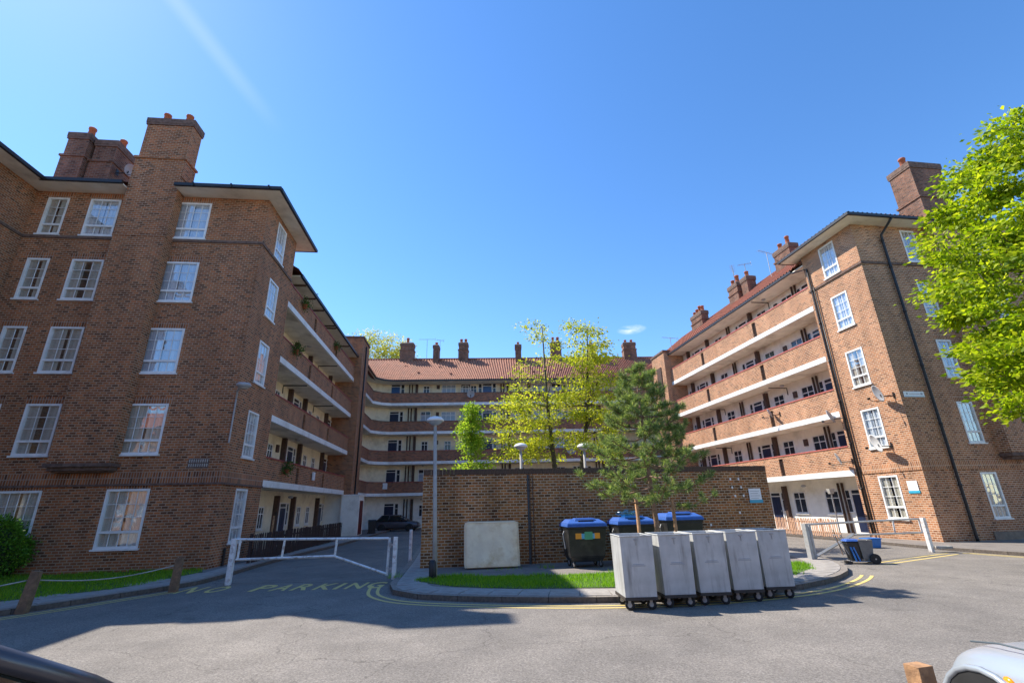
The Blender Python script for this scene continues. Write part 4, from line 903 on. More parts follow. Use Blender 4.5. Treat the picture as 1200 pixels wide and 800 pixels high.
# ------------------------------------------------------------ flats across the road, mirrored in the windows
op = thing('apartment_block', 'sunlit brick flats across the road behind the camera, mirrored in the windows', 'block of flats', (0, -20, 0), 0)
T9 = lambda u, d, z: (u, -d, z); m9 = MB(); H9 = []
for zf in (.9, 3.7, 6.5):
    for k in range(-14, 15): H9.append((k * 2.9 - .55, k * 2.9 + .55, zf, zf + 1.5))
wallrect(m9, -44, 44, -.3, 9.6, H9, T9, .15); m9.poly([(-44, -9, 9.6), (44, -9, 9.6), (44, 0, 9.6), (-44, 0, 9.6)]); noflip_build(m9, 'wall', MB_RIGHT, op)
wf9 = MB(); wf9.box(-.55, -.48, .10, .14, 0, 1.5).box(.48, .55, .10, .14, 0, 1.5).box(-.48, .48, .10, .14, 0, .07).box(-.48, .48, .10, .14, 1.43, 1.5).box(-.48, .48, .10, .14, .70, .75).box(-.02, .02, .11, .13, .07, .7).box(-.02, .02, .11, .13, .75, 1.43); wf9 = wf9.mesh('window', M_WHITE)
pn9 = MB().box(-.48, .48, .145, .15, .07, 1.43).mesh('pane', M_GLASSC)
for a_, b_, c_, d_9 in H9: wo_ = link('window', wf9, op, ((a_ + b_) / 2, -.15, c_), math.pi); wo_.location.y = 0.02; link('pane', pn9, wo_, (0, 0, 0))
r9 = MB(); r9.add([(-44.5, .5, 9.6), (44.5, .5, 9.6), (44.5, -4.5, 12.4), (-44.5, -4.5, 12.4), (44.5, -9.5, 9.6), (-44.5, -9.5, 9.6)], [(0, 1, 2, 3), (3, 2, 4, 5)]); noflip_build(r9, 'roof', M_TILED, op)

# ------------------------------------------------------------ GARDEN WALL
WA = math.atan2(16.98 - 15.15, 8.67 + 2.84); WL = math.hypot(11.51, 1.83)
gw = thing('brick_wall', 'long brown brick garden wall with a dark brick top behind the grass and the bins', 'wall', (-2.84, 15.15, 0), WA)
MB().box(0, WL, 0, .34, -.1, 2.62).build('brickwork', MB_WALL, gw)
M_COPE = mat('wall_top_brick', (0.115, 0.070, 0.046), 0.9, var=0.45, scale=12, bump=0.3)
me_c = MB().box(-.055, .055, -.015, .355, 0, .165).mesh('coping_brick', M_COPE)
n = int(WL / .117)
for i in range(n):
    link('coping_brick', me_c, gw, (.06 + i * WL / n, 0, 2.62 + random.uniform(0, .006)), (0, 0, random.uniform(-.02, .02)))
q = MB(); q.tube([(3.32, -.04, 0), (3.32, -.04, 2.6)], .018, 6); q.tube([(3.42, -.03, .0), (3.42, -.03, 2.62)], .012, 6); q.build('cable_conduit', M_BROWN, gw)
MB().box(3.25, 3.30, -.012, -.001, 0, 2.6).build('mortar_joint', M_INK, gw)
pw = MB()
for (x, z) in ((10.25, 2.32), (10.55, 2.32), (10.27, 2.05), (10.60, 2.05), (10.33, 1.78), (10.64, 1.78), (10.4, 1.25), (9.3, .9)): pw.box(x, x + .055, -.012, -.001, z, z + .075)
pw.build('filler_patch', M_WHITE, gw)
side = MB(); side.box(WL - .34, WL, .34, 9.0, -.1, 2.62); side.box(0, .34, .34, 8.0, -.1, 2.62) if False else None
sg = thing('notice_board', 'white notice with a blue bottom strip on the right end of the garden wall', 'notice', (-2.84 + 10.86 * math.cos(WA), 15.15 + 10.86 * math.sin(WA) - .03, 1.58), WA)
def notice(sg, wd, ht):
    MB().box(0, wd, -.012, 0, .10, ht).build('board', M_SIGNW, sg); MB().box(-.02, wd + .03, -.014, 0, 0, .10).build('blue_strip', M_SIGNB, sg)
    for k in range(4): MB().box(.05, wd - .06 - .05 * (k % 2), -.0145, -.012, ht - .09 - k * .075, ht - .075 - k * .075).build('print_line', M_INKG, sg)
notice(sg, .44, .46)

# ------------------------------------------------------------ signs and dishes on the right block
def world_R(x, y, z): q = Rw(x, y); return (q[0], q[1], z)
def world_L(x, y, z): q = Lw(x, y); return (q[0], q[1], z)
sg2 = thing('notice_board', 'white notice with a blue strip beside the ground floor window of the right block', 'notice', world_R(-.015, .80, 1.78), AR - math.pi / 2); notice(sg2, .44, .48)
st = thing('street_sign', 'small white name plate on shaded brick beside the black downpipe', 'sign', world_R(.15, -.012, 5.58), AR)
MB().box(0, .98, -.015, 0, 0, .24).build('plate', M_SIGNW, st, bevel=.004)
MB().box(.12, .19, -.018, -.015, .10, .18).box(.80, .90, -.018, -.015, .09, .17).box(.25, .76, -.017, -.015, .11, .13).build('print_line', M_INKG, st); MB().box(.03, .95, -.0165, -.015, .015, .035).build('blue_line', M_SIGNB, st)

def dish(label, loc, rz, r=.38, mt=M_DISH, tilt=0.35, mast=.45, group='satellite dishes'):
    """dish on a wall bracket: local -y is away from the wall"""
    t = thing('satellite_dish', label, 'satellite dish', loc, rz, group)
    b = MB(); b.tube([(0, 0, -.05), (0, -mast, -.05), (0, -mast, .05)], .022, 8); b.box(-.07, .07, -.01, .01, -.15, .1); b.build('wall_bracket', M_BLACK, t)
    d = MB(); prof = [(r * k / 8, .22 * r * (k / 8) ** 2) for k in range(0, 9)]
    prof = [(max(.002, a), z) for a, z in prof]; back = [(a, z - .012) for a, z in reversed(prof)]
    d.lathe(prof + back, (0, 0, 0), 24)
    o = d.build('reflector', mt, t, True, loc=(0, -mast, .12), rot=(math.pi / 2 + tilt, 0, 0))
    a = MB(); a.tube([(0, -r * .95, .05), (0, -r * .55, .42), (0, -.05, .50)], .014, 6); a.box(-.03, .03, -.09, -.01, .44, .54); a.build('feed_arm', M_BLACK, o)
    return t
dish('grey satellite dish just left of the white name plate near the corner', world_R(-.01, .30, 5.75), AR - math.pi / 2 - .5)
dish('white satellite dish in front of the first floor window of the right block', world_R(-.01, 1.05, 3.75), AR - math.pi / 2 - .45, r=.40, mt=M_DISHW)
dish('grey satellite dish at the end of the third balcony of the right block', world_R(-.01, 3.10, 5.3), AR - math.pi / 2 - 1.0, r=.34)
dish('small grey satellite dish at the end of the lowest balcony of the right block', world_R(-.01, 3.25, 3.3), AR - math.pi / 2 - .6, r=.28)
dish('grey satellite dish on the middle of the second balcony of the right block', world_R(0.02, 7.4, 6.25), AR - math.pi / 2 - .9, r=.26)
dish('satellite dish on the roof chimney behind the left chimney stack', world_L(-6.95, 1.2, 15.55), AL + 1.5, r=.26)
for x, z, lab in ((-3.9, 6.1, 'left of the small green tree'), (5.0, 6.1, 'behind the golden tree')):
    dish('round dish on the far block second balcony ' + lab, (x, FY(x) + .0, z), fang, r=.42)
for x, z, lab in ((-3.9, 11.2, 'nearest the centre chimney'), (3.4, 11.2, 'behind the golden tree')):
    dish('square faded dish on the far block top balcony ' + lab, (x, FY(x) + .0, z), fang, r=.34)

def aerial(label, loc, rz, h=1.4, L_=1.2):
    t = thing('roof_aerial', label, 'aerial', loc, rz, 'television aerials on the roofs')
    MB().tube([(0, 0, 0), (0, 0, h)], .022, 6).build('mast', M_STEEL, t)
    b = MB(); b.tube([(-L_ * .5, 0, h), (L_ * .5, 0, h + .05)], .014, 6)
    for i in range(9): x = -L_ * .5 + i * L_ / 8.5; b.tube([(x, -.18, h), (x, .18, h)], .007, 4)
    b.tube([(L_ * .5, 0, h - .14), (L_ * .5, 0, h + .2)], .012, 4); b.build('antenna', M_STEEL, t); return t
aerial('tall aerial beside the nearest wing chimney of the right block', world_R(2.6, 8.8, 15.2), AR + .3, 2.3, 1.6)
aerial('left of two aerials on the second wing chimney of the right block', world_R(2.9, 13.0, 16.9), AR + .9, 1.6, 1.4)
aerial('right of two aerials on the second wing chimney of the right block', world_R(3.0, 11.7, 16.9), AR - .4, 1.3, .9)
aerial('aerial on top of the right stair tower', world_R(.9, 20.4, 13.9), AR + .2, 1.5, 1.7)
aerial('aerial beside the slim chimney on the far roof', (-8.9, FY(-8.9) + 4.4, 16.0), .1, 2.3, 1.7)
aerial('small aerial behind the slim chimney on the far roof', (-7.6, FY(-7.6) + 4.7, 16.0), .5, 2.3, .8)

# wall lamp on the left block corner
wl = thing('wall_lamp', 'grey street light head on a bracket at the corner of the left block', 'wall lamp', world_L(.03, -.03, 5.5), AL)
MB().tube([(0, 0, -1.6), (0, 0, -.1), (.05, -.12, .15), (.22, -.35, .27)], .03, 8).build('arm', M_STEEL, wl)
h = MB(); h.lathe([(.01, 0), (.12, .015), (.21, .06), (.24, .12), (.20, .17), (.01, .20)], (.40, -.50, .17), 16); h.build('lamp_head', M_DISH, wl, True).scale = (1.0, 1.0, 1.0)
MB().lathe([(.01, 0), (.10, .02), (.16, .05)], (.40, -.50, .13), 12).build('lens', M_CONC, wl, True)

# ------------------------------------------------------------ lamp posts
def lamp(label, loc, h):
    t = thing('lamp_post', label, 'street lamp', loc, 0, 'domed street lamps')
    p = MB(); p.tube([(0, 0, 0), (0, 0, 1.2), (0, 0, h - .25)], [.062, .054, .045], 12); p.tube([(0, 0, h - .28), (0, 0, h - .08)], .04, 10); p.build('column', M_CONC, t, True)
    p = MB(); p.lathe([(.08, 0), (.095, .03), (.09, .40), (.06, .44)], (-.05, -.04, 0), 12); p.build('base_door', M_BLACK, t, True)
    d = MB(); d.lathe([(.235, 0), (.24, .02), (.225, .06), (.17, .105), (.09, .13), (.01, .135)], (0, 0, h - .10), 24); d.build('hood', M_DISHW, t, True)
    g = MB(); g.lathe([(.05, -.10), (.13, -.06), (.205, .0), (.21, .015)], (0, 0, h - .11), 20); g.build('lamp_bowl', M_GLASSC, t, True)
    return t
lamp('concrete street lamp post standing on the grass in front of the garden wall', (-2.06, 13.02, 0), 4.02).rotation_euler = (0, math.radians(-1.6), 0)
lamp('domed lamp post behind the garden wall left of the two golden tree trunks', (.22, 17.0, 0), 3.72)
lamp('domed lamp post behind the garden wall right of the golden tree trunks', (2.45, 17.0, 0), 3.66)

# ------------------------------------------------------------ mattress
mt_ = thing('mattress', 'stained cream mattress leaning on the garden wall', 'mattress', (-1.50, 14.60, .02), math.radians(8))
b = MB(); P = []; nx, nz = 18, 14
for side_, y0 in ((0, 0), (1, .17)):
    for j in range(nz + 1):
        for i in range(nx + 1):
            u, v_ = i / nx, j / nz; x = u * 1.62; z = v_ * 1.23
            rr_ = .07
            if (u < .04 or u > .96) and (v_ < .05 or v_ > .95): x += (.04 if u < .5 else -.04); z += (.03 if v_ < .5 else -.03)
            edge = min(u, 1 - u, v_, 1 - v_); pf = .035 * min(1, edge * 8)
            y = y0 + (pf if side_ else -pf) + (.012 * math.sin(9 * u + 4 * v_) * math.cos(7 * v_ + 2 * u) if not side_ else 0) + .02 * math.sin(v_ * 3)
            P.append((x, y + z * .22, z))
W_ = (nx + 1); S_ = W_ * (nz + 1); Fq = []
for j in range(nz):
    for i in range(nx):
        a = j * W_ + i; Fq += [(a, a + 1, a + W_ + 1, a + W_), (S_ + a, S_ + a + W_, S_ + a + W_ + 1, S_ + a + 1)]
for i in range(nx): Fq += [(i, S_ + i, S_ + i + 1, i + 1), (nz * W_ + i, nz * W_ + i + 1, S_ + nz * W_ + i + 1, S_ + nz * W_ + i)]
for j in range(nz): Fq += [(j * W_, (j + 1) * W_, S_ + (j + 1) * W_, S_ + j * W_), (j * W_ + nx, S_ + j * W_ + nx, S_ + (j + 1) * W_ + nx, (j + 1) * W_ + nx)]
b.add(P, Fq); o = b.build('mattress_body', M_FABRIC, mt_, True)
md = o.modifiers.new('s', 'SUBSURF'); md.levels = 1; md.render_levels = 1
e = MB(); e.tube([(.03, .14 * 0 - .02, .04), (1.59, -.02, .04), (1.60, .24, 1.19), (.03, .24, 1.20), (.03, -.02, .04)], .012, 6); e.build('piping', M_FABRIC, mt_)

# ------------------------------------------------------------ wheels / bins
def castor(parent, x, y, z0=0, r=.07, rz=0.0, name='wheel'):
    wm = MB(); wm.lathe([(r * .5, -.02), (r * .95, -.022), (r, -.012), (r, .012), (r * .95, .022), (r * .5, .02)], (0, 0, 0), 16, axis='X')
    w_ = wm.build(name, M_RUBBER, parent, True, loc=(x, y, z0 + r), rot=rz)
    MB().lathe([(r * .48, -.024), (r * .48, .024)], (0, 0, 0), 10, axis='X').build('hub', M_STEEL, w_)
    f = MB(); f.box(-.03, -.024, -.025, .025, 0, r * 1.15); f.box(.024, .03, -.025, .025, 0, r * 1.15); f.box(-.035, .035, -.03, .03, r * 1.1, r * 1.2); f.build('fork', M_STEEL, w_)
    return w_
M_CHAS = mat('rusty_dark_chassis', (.045, .035, .03), .7, var=.3)
def steelbin(label, loc, rz):
    t = thing('metal_bin', label, 'metal waste bin', loc, rz, 'grey metal waste bins parked in a row on the road')
    wd, dp, z0, z1 = .58, .74, .215, 1.21; s_ = .012  # local origin = front-left corner on the road; z0 above road
    b = MB(); e_ = .035
    P = [(0 + s_, 0 + s_, z0), (wd - s_ * .4, 0 + s_, z0), (wd - s_ * .4, dp - s_, z0), (0 + s_, dp - s_, z0), (-.005, 0, z1), (wd + .01, 0, z1), (wd + .01, dp, z1), (-.005, dp, z1)]
    Q = [(x + (.02 if x < wd / 2 else -.02), y + (.02 if y < dp / 2 else -.02), z) for x, y, z in P[:4]]; Q2 = [(x + (.015 if x < wd / 2 else -.015), y + (.015 if y < dp / 2 else -.015), z) for x, y, z in P[4:]]
    Q = [(x, y, z + .02) for x, y, z in Q]
    b.add(P + Q + Q2, [(0, 3, 2, 1), (0, 1, 5, 4), (1, 2, 6, 5), (2, 3, 7, 6), (3, 0, 4, 7), (8, 9, 10, 11), (8, 12, 13, 9), (9, 13, 14, 10), (10, 14, 15, 11), (11, 15, 12, 8), (4, 5, 13, 12), (5, 6, 14, 13), (6, 7, 15, 14), (7, 4, 12, 15)])
    b.build('container', M_GALV, t)
    r_ = MB()
    for a, c in (((0, 0), (wd, 0)), ((wd, 0), (wd, dp)), ((wd, dp), (0, dp)), ((0, dp), (0, 0))): r_.tube([(a[0], a[1], z1), (c[0], c[1], z1)], .014, 6)
    r_.build('rim', M_GALV, t)
    MB().box(.0, wd, .0, dp, z0 - .05, z0 - .003).build('chassis', M_CHAS, t)
    MB().box(.17, .42, -.005, .02, .71, .722).box(.19, .40, -.005, .02, .735, .745).build('stencil_print', M_INKG, t).location = (0, .004, 0)
    hd = MB(); hd.box(.25, .32, -.012, .004, z1 - .07, z1 - .05); hd.tube([(.285, -.006, z1 - .06), (.285, -.004, z1 - .16)], .008, 6); hd.build('latch', M_STEEL, t)
    for x, y in ((.10, .10), (wd - .09, .10), (.10, dp - .1), (wd - .09, dp - .1)): castor(t, x, y, 0, .085, random.uniform(.7, 1.9))
    return t
BP = [(1.88, 9.31, 7), (2.62, 9.46, 10), (3.31, 9.60, 9), (4.01, 9.80, 10), (4.72, 10.03, 11)]
LB = ['leftmost of the five grey metal bins, its bright side catching the sun', 'second grey metal bin from the left of the row on the road', 'middle one of the five grey metal bins on the road', 'fourth grey metal bin from the left of the row on the road', 'rightmost of the five grey metal bins with a rusty orange spot']
sb0 = None
for (x, y, a), lb in zip(BP, LB):
    if sb0 is None: sb0 = steelbin(lb, (x, y, RZ), math.radians(a) * .35)
    else: dup(sb0, (x, y, RZ), math.radians(a) * .35, lb)
def last_with(label): return [o for o in COL.objects if o.get('label') == label][0]
MB().box(.30, .34, .03, .045, .93, 1.02).build('rust_spot', M_WOODR, last_with(LB[4])).location = (0, -.018, 0)

def eurobin(label, loc, rz, bags=False, sticker=False):
    t = thing('wheeled_bin', label, 'wheeled bin', loc, rz, 'black communal bins with blue lids against the wall'); t.scale = (.86, .9, .97)
    b = MB(); b.taper(-.58, .58, -.40, .40, .30, -.64, .64, -.50, .50, 1.05); b.taper(-.50, .50, -.32, .36, .16, -.58, .58, -.40, .40, .30)
    b.box(-.66, .66, -.52, .52, 1.05, 1.10); b.box(-.60, .60, -.43, -.40, .52, .56)
    b.build('body', M_BINB, t, bevel=.015)
    sd = MB(); sd.tube([(-.67, -.1, .98), (-.72, -.1, .9), (-.66, -.1, .5)], .025, 8); sd.tube([(.67, -.1, .98), (.72, -.1, .9), (.66, -.1, .5)], .025, 8); sd.build('lifting_bar', M_STEEL, t)
    l = MB(); l.taper(-.69, .69, -.55, .54, 1.10, -.66, .66, -.50, .52, 1.20); l.taper(-.66, .66, -.50, .52, 1.20, -.50, .50, -.26, .42, 1.30)
    ld_ = l.build('lid', M_BINL, t, bevel=.02)
    ap = MB().taper(-.36, .36, -.36, .02, 1.27, -.33, .33, -.30, .0, 1.335); ap.build('lid_flap', M_BINL, ld_, bevel=.01); MB().box(-.26, .26, -.40, -.365, 1.25, 1.28).build('flap_slot', M_BINB, ld_)
    for x, y in ((-.45, -.30), (.45, -.30), (-.45, .30), (.45, .30)): castor(t, x, y, 0, .09, .3)
    if sticker:
        for a_, b_ in ((-.40, -.20), (.24, .42)): MB().box(a_, b_, -.487, -.470, .78, .93).build('orange_sticker', M_ORANGE, t)
        for a_, b_ in ((-.20, -.10), (.17, .24)): MB().box(a_, b_, -.488, -.470, .78, .92).build('blue_sticker', M_SKYB, t)
        MB().box(-.10, .17, -.489, -.47, .76, .98).build('green_sticker', M_GREEN, t)
    return t
eurobin('black communal bin with orange and green stickers right of the mattress', (1.93, 14.75, 0), math.radians(8), sticker=True)
eurobin('middle black communal bin behind the pine trunk with a teal bag on its lid', (3.40, 15.0, .02), math.radians(8))
eurobin('rightmost black communal bin behind the grey metal bins', (4.86, 15.2, .10), math.radians(7))
M_BAG = glassmat('teal_bag_film', (.45, .85, .85), .10)
tb = thing('plastic_bag', 'see through teal bag of waste on the middle blue bin lid', 'bag', (3.30, 14.95, 1.33), .2)
bb = MB(); bb.lathe([(.02, 0), (.30, .01), (.36, .05), (.30, .11), (.14, .15), (.02, .17)], (0, 0, 0), 14); ob = bb.build('bag_film', M_BAG, tb, True)
tx = bpy.data.textures.new('crumple', 'CLOUDS'); tx.noise_scale = .15
md = ob.modifiers.new('s', 'SUBSURF'); md.levels = 2; md.render_levels = 2
md = ob.modifiers.new('d', 'DISPLACE'); md.texture = tx; md.strength = .10

# ------------------------------------------------------------ gates
gl_ = thing('barrier_gate', 'chipped white barrier gate across the left road entrance', 'barrier gate', (-7.50, 13.56, 0), math.radians(0.0))
gp = MB(); gp.box(-.07, .05, -.06, .06, -.1, 1.02); gp.build('hinge_post', M_GATEW, gl_, bevel=.01)
def bar(p, q, m=M_GATEW, r=.032, name='rail', par=gl_): 
    P, Q = Vector(p), Vector(q); return MB().tube([P, Q], r, 4).build(name, m, par)
bar((.05, 0, .99), (4.10, 0, .93)); bar((.10, 0, .50), (2.68, 0, .53)); bar((2.68, 0, .53), (4.10, 0, .07), name='brace')
bar((1.30, 0, .52), (1.33, 0, .97), name='upright'); bar((2.70, 0, .54), (2.72, 0, .95), name='upright'); bar((4.10, 0, .04), (4.12, 0, .95), name='upright'); bar((.14, 0, .5), (.14, 0, .97), name='upright')
lp = thing('gate_post', 'white latch post standing on the island kerb at the end of the barrier', 'post', (-3.20, 13.50, 0), 0)
MB().box(-.05, .05, -.05, .05, -.05, .97).build('post_shaft', M_GATEW, lp, bevel=.008); MB().box(-.12, -.05, -.02, .02, .75, .80).box(-.12, -.05, -.02, .02, .18, .23).box(-.13, -.11, -.02, .02, .70, .85).build('latch', M_STEEL, lp)
bp_ = tag(MB().box(-.045, .045, -.045, .045, -.05, .97).build('bollard', M_GATEW, None, bevel=.01), 'slim white bollard on the pavement at the left end of the garden wall', 'bollard'); bp_.location = (-3.63, 17.5, 0)

gr = thing('barrier_gate', 'dull grey barrier gate across the right road entrance', 'barrier gate', (8.60, 15.15, 0), 0)
d_ = Vector((13.76 - 8.60, 17.18 - 15.15)); gr.rotation_euler = (0, 0, math.atan2(d_.y, d_.x)); GL = d_.length
MB().box(-.08, .04, -.07, .07, -.1, .98).build('hinge_post', M_GATEG, gr, bevel=.01); MB().box(.09, .17, -.05, .05, -.1, .93).build('upright', M_GATEG, gr, bevel=.01)
bar((.1, 0, .95), (GL - .22, 0, .95), M_GATEG, .03, 'rail', gr); bar((.14, 0, .06), (2.0, 0, .60), M_GATEG, .045, 'brace', gr); bar((2.0, 0, .58), (GL - .22, 0, .52), M_GATEG, .028, 'rail', gr)
bar((GL - 1.6, 0, .54), (GL - 1.55, 0, .94), M_GATEW, .03, 'upright', gr); bar((GL - .22, 0, .5), (GL - .22, 0, .97), M_GATEW, .03, 'upright', gr)
rp = thing('gate_post', 'white post at the kerb corner where the grey gate ends', 'post', (13.78, 17.2, 0), .2)
MB().box(-.06, .06, -.06, .06, -.1, .98).build('post_shaft', M_GATEW, rp, bevel=.01)
kb = tag(MB().box(-.2, .25, -.1, .1, 0, .09).build('concrete_block', M_CONC, None, bevel=.02), 'low dark block lying beside the white post at the right gate', 'block'); kb.location = (14.15, 17.15, .0)

# ------------------------------------------------------------ street sweeper's cart and tub
ct = thing('cleaning_cart', 'street cleaning cart with a blue lid and black wheels behind the grey gate', 'cart', (9.85, 14.85, RZ), math.radians(-12)); ct.scale = (.72, .72, .72)
b = MB(); b.taper(-.02, .34, -.22, .22, .16, -.10, .42, -.26, .26, .88); b.build('grey_bin', M_BINW, ct, bevel=.02)
b = MB(); b.taper(-.42, -.08, -.20, .20, .08, -.50, -.10, -.24, .24, .80); b.build('dark_bin', M_BINB, ct, bevel=.02)
b = MB(); b.taper(-.54, -.02, -.26, .26, .82, -.46, -.06, -.2, .2, .90); b.build('blue_lid', M_BINL, ct, bevel=.015)
b = MB(); b.tube([(-.30, -.27, .10), (-.42, -.28, .62)], .03, 6); b.tube([(-.18, -.27, .10), (-.32, -.28, .62)], .03, 6); b.build('blue_frame', M_BLUEP, ct)
b = MB(); b.tube([(-.45, -.25, .1), (.36, -.25, .1), (.40, .25, .1), (-.45, .25, .1), (-.45, -.25, .1)], .02, 6); b.tube([(-.50, -.2, .35), (-.78, -.2, 1.05)], .018, 6); b.tube([(-.50, .2, .35), (-.78, .2, 1.05)], .018, 6); b.tube([(-.78, -.2, 1.05), (-.78, .2, 1.05)], .018, 6); b.build('handle_frame', M_STEEL, ct)
b = MB(); b.tube([(-.6, .1, .3), (-.75, .16, 1.25)], .015, 6); b.build('broom_handle', M_WOOD, ct)
b = MB(); b.box(-.62, -.44, -.25, .1, .0, .10); b.build('broom_head', M_BINB, ct)
def bigwheel(par, x, y, r, z0=0):
    m1 = MB(); m1.lathe([(r * .62, -.03), (r * .92, -.04), (r, -.02), (r, .02), (r * .92, .04), (r * .62, .03)], (0, 0, 0), 28, axis='Y'); w_ = m1.build('wheel', M_RUBBER, par, True, loc=(x, y, z0 + r))
    m2 = MB(); m2.lathe([(r * .16, -.035), (r * .16, .035)], (0, 0, 0), 12, axis='Y'); 
    for k in range(6): a = k * math.pi / 3; m2.tube([(0, 0, 0), (r * .62 * math.cos(a), 0, r * .62 * math.sin(a))], .014, 5)
    m2.build('spoke', M_STEEL, w_); return w_
bigwheel(ct, .36, -.29, .19); bigwheel(ct, .36, .29, .19)
tu = thing('plastic_tub', 'bright blue oblong tub standing behind the cleaning cart', 'tub', (13.15, 19.1, RZ), .1); tu.scale = (.75, .8, .85)
MB().taper(-.30, .30, -.2, .2, 0, -.36, .36, -.25, .25, .36).build('tub_body', M_BLUEP, tu, bevel=.03); MB().box(-.38, .38, -.27, .27, .36, .40).build('tub_rim', M_BLUEP, tu, bevel=.01)

# thin bare shrub and pole on the right pavement
pl = thing('short_lamp', 'thin pole with a small lantern in front of the white wall', 'pole', world_R(-.9, 3.9, 0), 0)
MB().tube([(0, 0, 0), (0, 0, 1.85)], .03, 8).build('pole', M_STEEL, pl); MB().taper(-.08, .08, -.08, .08, 1.85, -.13, .13, -.13, .13, 2.08).build('lantern', M_CONC, pl)

# ------------------------------------------------------------ wooden posts and rope
WP = MB(); WP.taper(-.085, .085, -.07, .07, -.1, -.07, .07, -.06, .06, .66)
wpm = WP.mesh('wooden_post', M_WOOD)
def post(label, loc, rx=0, ry=0, m=wpm, mt=None):
    o = link('wooden_post', m, None, loc, (rx, ry, .15)); tag(o, label, 'post', 'timber posts'); return o
post('leaning timber post at the left edge by the hedge', (-9.72, 10.40, 0), 0, .10)
post('upright timber post with a rope near the brick corner', (-8.28, 12.62, 0), 0, .02)
big = MB(); big.taper(-.068, .068, -.055, .055, -.1, -.064, .064, -.052, .052, .66); o = post('sawn timber post at the bottom edge beside the white car', (2.74, 3.82, -.06), 0, 0, big.mesh('wooden_post', M_WOODR)); o.rotation_euler = (0, 0, .25)
rp_ = MB(); pts = [(-8.30, 12.62, .50)]
for i in range(1, 13): t_ = i / 12; pts.append((-8.30 + (-9.74 + 8.30) * t_, 12.62 + (10.40 - 12.62) * t_, .50 - .14 * math.sin(math.pi * t_)))
rp_.tube(pts, .013, 6)
pts = [(-9.74, 10.4, .5)]
for i in range(1, 9): t_ = i / 8; pts.append((-9.74 - 1.5 * t_, 10.4 - 2.2 * t_, .50 - .12 * math.sin(math.pi * t_)))
rp_.tube(pts, .013, 6)
tag(rp_.build('rope', M_CONC, None, True), 'grey rope slung between the timber posts along the grass', 'rope')
post('timber post beyond the left edge holding the rope', (-11.24, 8.2, 0))

# ------------------------------------------------------------ picket fences
def picket_fence(name, label, P, Q, h, mt, gap=.11, wd=.06, rails=(.2, .75)):
    P, Q = Vector(P), Vector(Q); d = Q - P; L_ = d.length; t = thing(name, label, 'fence', (P.x, P.y, 0), math.atan2(d.y, d.x))
    me = MB(); me.add([(-wd / 2, -.01, .04), (wd / 2, -.01, .04), (wd / 2, .01, .04), (-wd / 2, .01, .04), (-wd / 2, -.01, h - .04), (wd / 2, -.01, h - .04), (wd / 2, .01, h - .04), (-wd / 2, .01, h - .04), (0, -.01, h), (0, .01, h)],
        [(0, 3, 2, 1), (0, 1, 5, 4), (1, 2, 6, 5), (2, 3, 7, 6), (3, 0, 4, 7), (4, 5, 8), (6, 7, 9), (5, 6, 9, 8), (7, 4, 8, 9)])
    me = me.mesh('picket', mt)
    for i in range(int(L_ / gap)): link('picket', me, t, (i * gap + .05, -.035, random.uniform(-.015, .01)), (random.uniform(-.02, .02), random.uniform(-.015, .015), 0))
    for r_ in rails: MB().box(0, L_, -.02, .02, h * r_, h * r_ + .06).build('rail', mt, t)
    for i in range(int(L_ / 2) + 1): MB().box(-.04 + min(i * 2, L_ - .08), .04 + min(i * 2, L_ - .08), .02, .10, -.1, h).build('fence_post', mt, t)
    return t
picket_fence('picket_fence', 'sunlit salmon picket fence in front of the right ground floor flats', Rw(-1.55, 14.2), Rw(-1.55, 3.1), .80, M_PICK, gap=.115)
picket_fence('picket_fence', 'dark brown picket fence along the left road before the flats', Lw(.72, 1.4), Lw(.85, 13.6), .95, M_PICKD, gap=.105)
lw = thing('low_wall', 'short reddish brick garden wall at the left end of the salmon fence', 'low wall', (*Rw(-1.75, 14.3), 0), AR); MB().box(0, .22, 0, 2.2, 0, .85).build('brickwork', MB_RIGHT, lw)

# red box, pots and clutter on the left ground floor
fp = thing('timber_pole', 'reddish timber prop leaning by the dark fence near the white gate', 'pole', world_L(.60, 3.3, 0), 0); MB().tube([(0, 0, 0), (.02, .05, 1.5)], .04, 6).build('prop', M_WOODR, fp)
wb = tag(MB().taper(-.28, .28, -.12, .12, 0, -.32, .32, -.14, .14, .22).build('window_box', M_BLACK, None), 'black window box under the first ground floor window of the left wing', 'window box'); wb.location = world_L(-1.15, 4.6, .95); wb.rotation_euler = (0, 0, AL + math.pi / 2)
cv = thing('white_box', 'small white boxed device on the left lowest balcony front', 'box', world_L(.02, 9.8, 3.15), AL + math.pi / 2); MB().box(-.14, .14, -.10, 0, 0, .42).build('casing', M_WHITE, cv, bevel=.02)
al = thing('alarm_box', 'white box on the far block first balcony above the road', 'box', (-11.3, FY(-11.3) - .0, 3.2), fang); MB().box(-.30, .30, -.12, 0, 0, .50).build('casing', M_WHITE, al, bevel=.02); MB().box(-.22, -.05, -.13, -.12, .18, .36).build('dark_panel', M_INK, al)

# dark covered motorbike-like heap and car at the far block foot
wb2 = thing('wheeled_bin', 'small dark wheelie bin beside the white cupboard at the far end of the left road', 'wheeled bin', (*Lw(1.6, 19.6), RZ), .3)
MB().taper(-.22, .22, -.25, .25, .08, -.28, .28, -.32, .32, .95).build('body', M_BINB, wb2, bevel=.02); MB().taper(-.30, .30, -.34, .34, .95, -.26, .26, -.3, .3, 1.02).build('lid', M_BINB, wb2, bevel=.01)
castor(wb2, -.2, .25, 0, .1, 1.57); castor(wb2, .2, .25, 0, .1, 1.57)

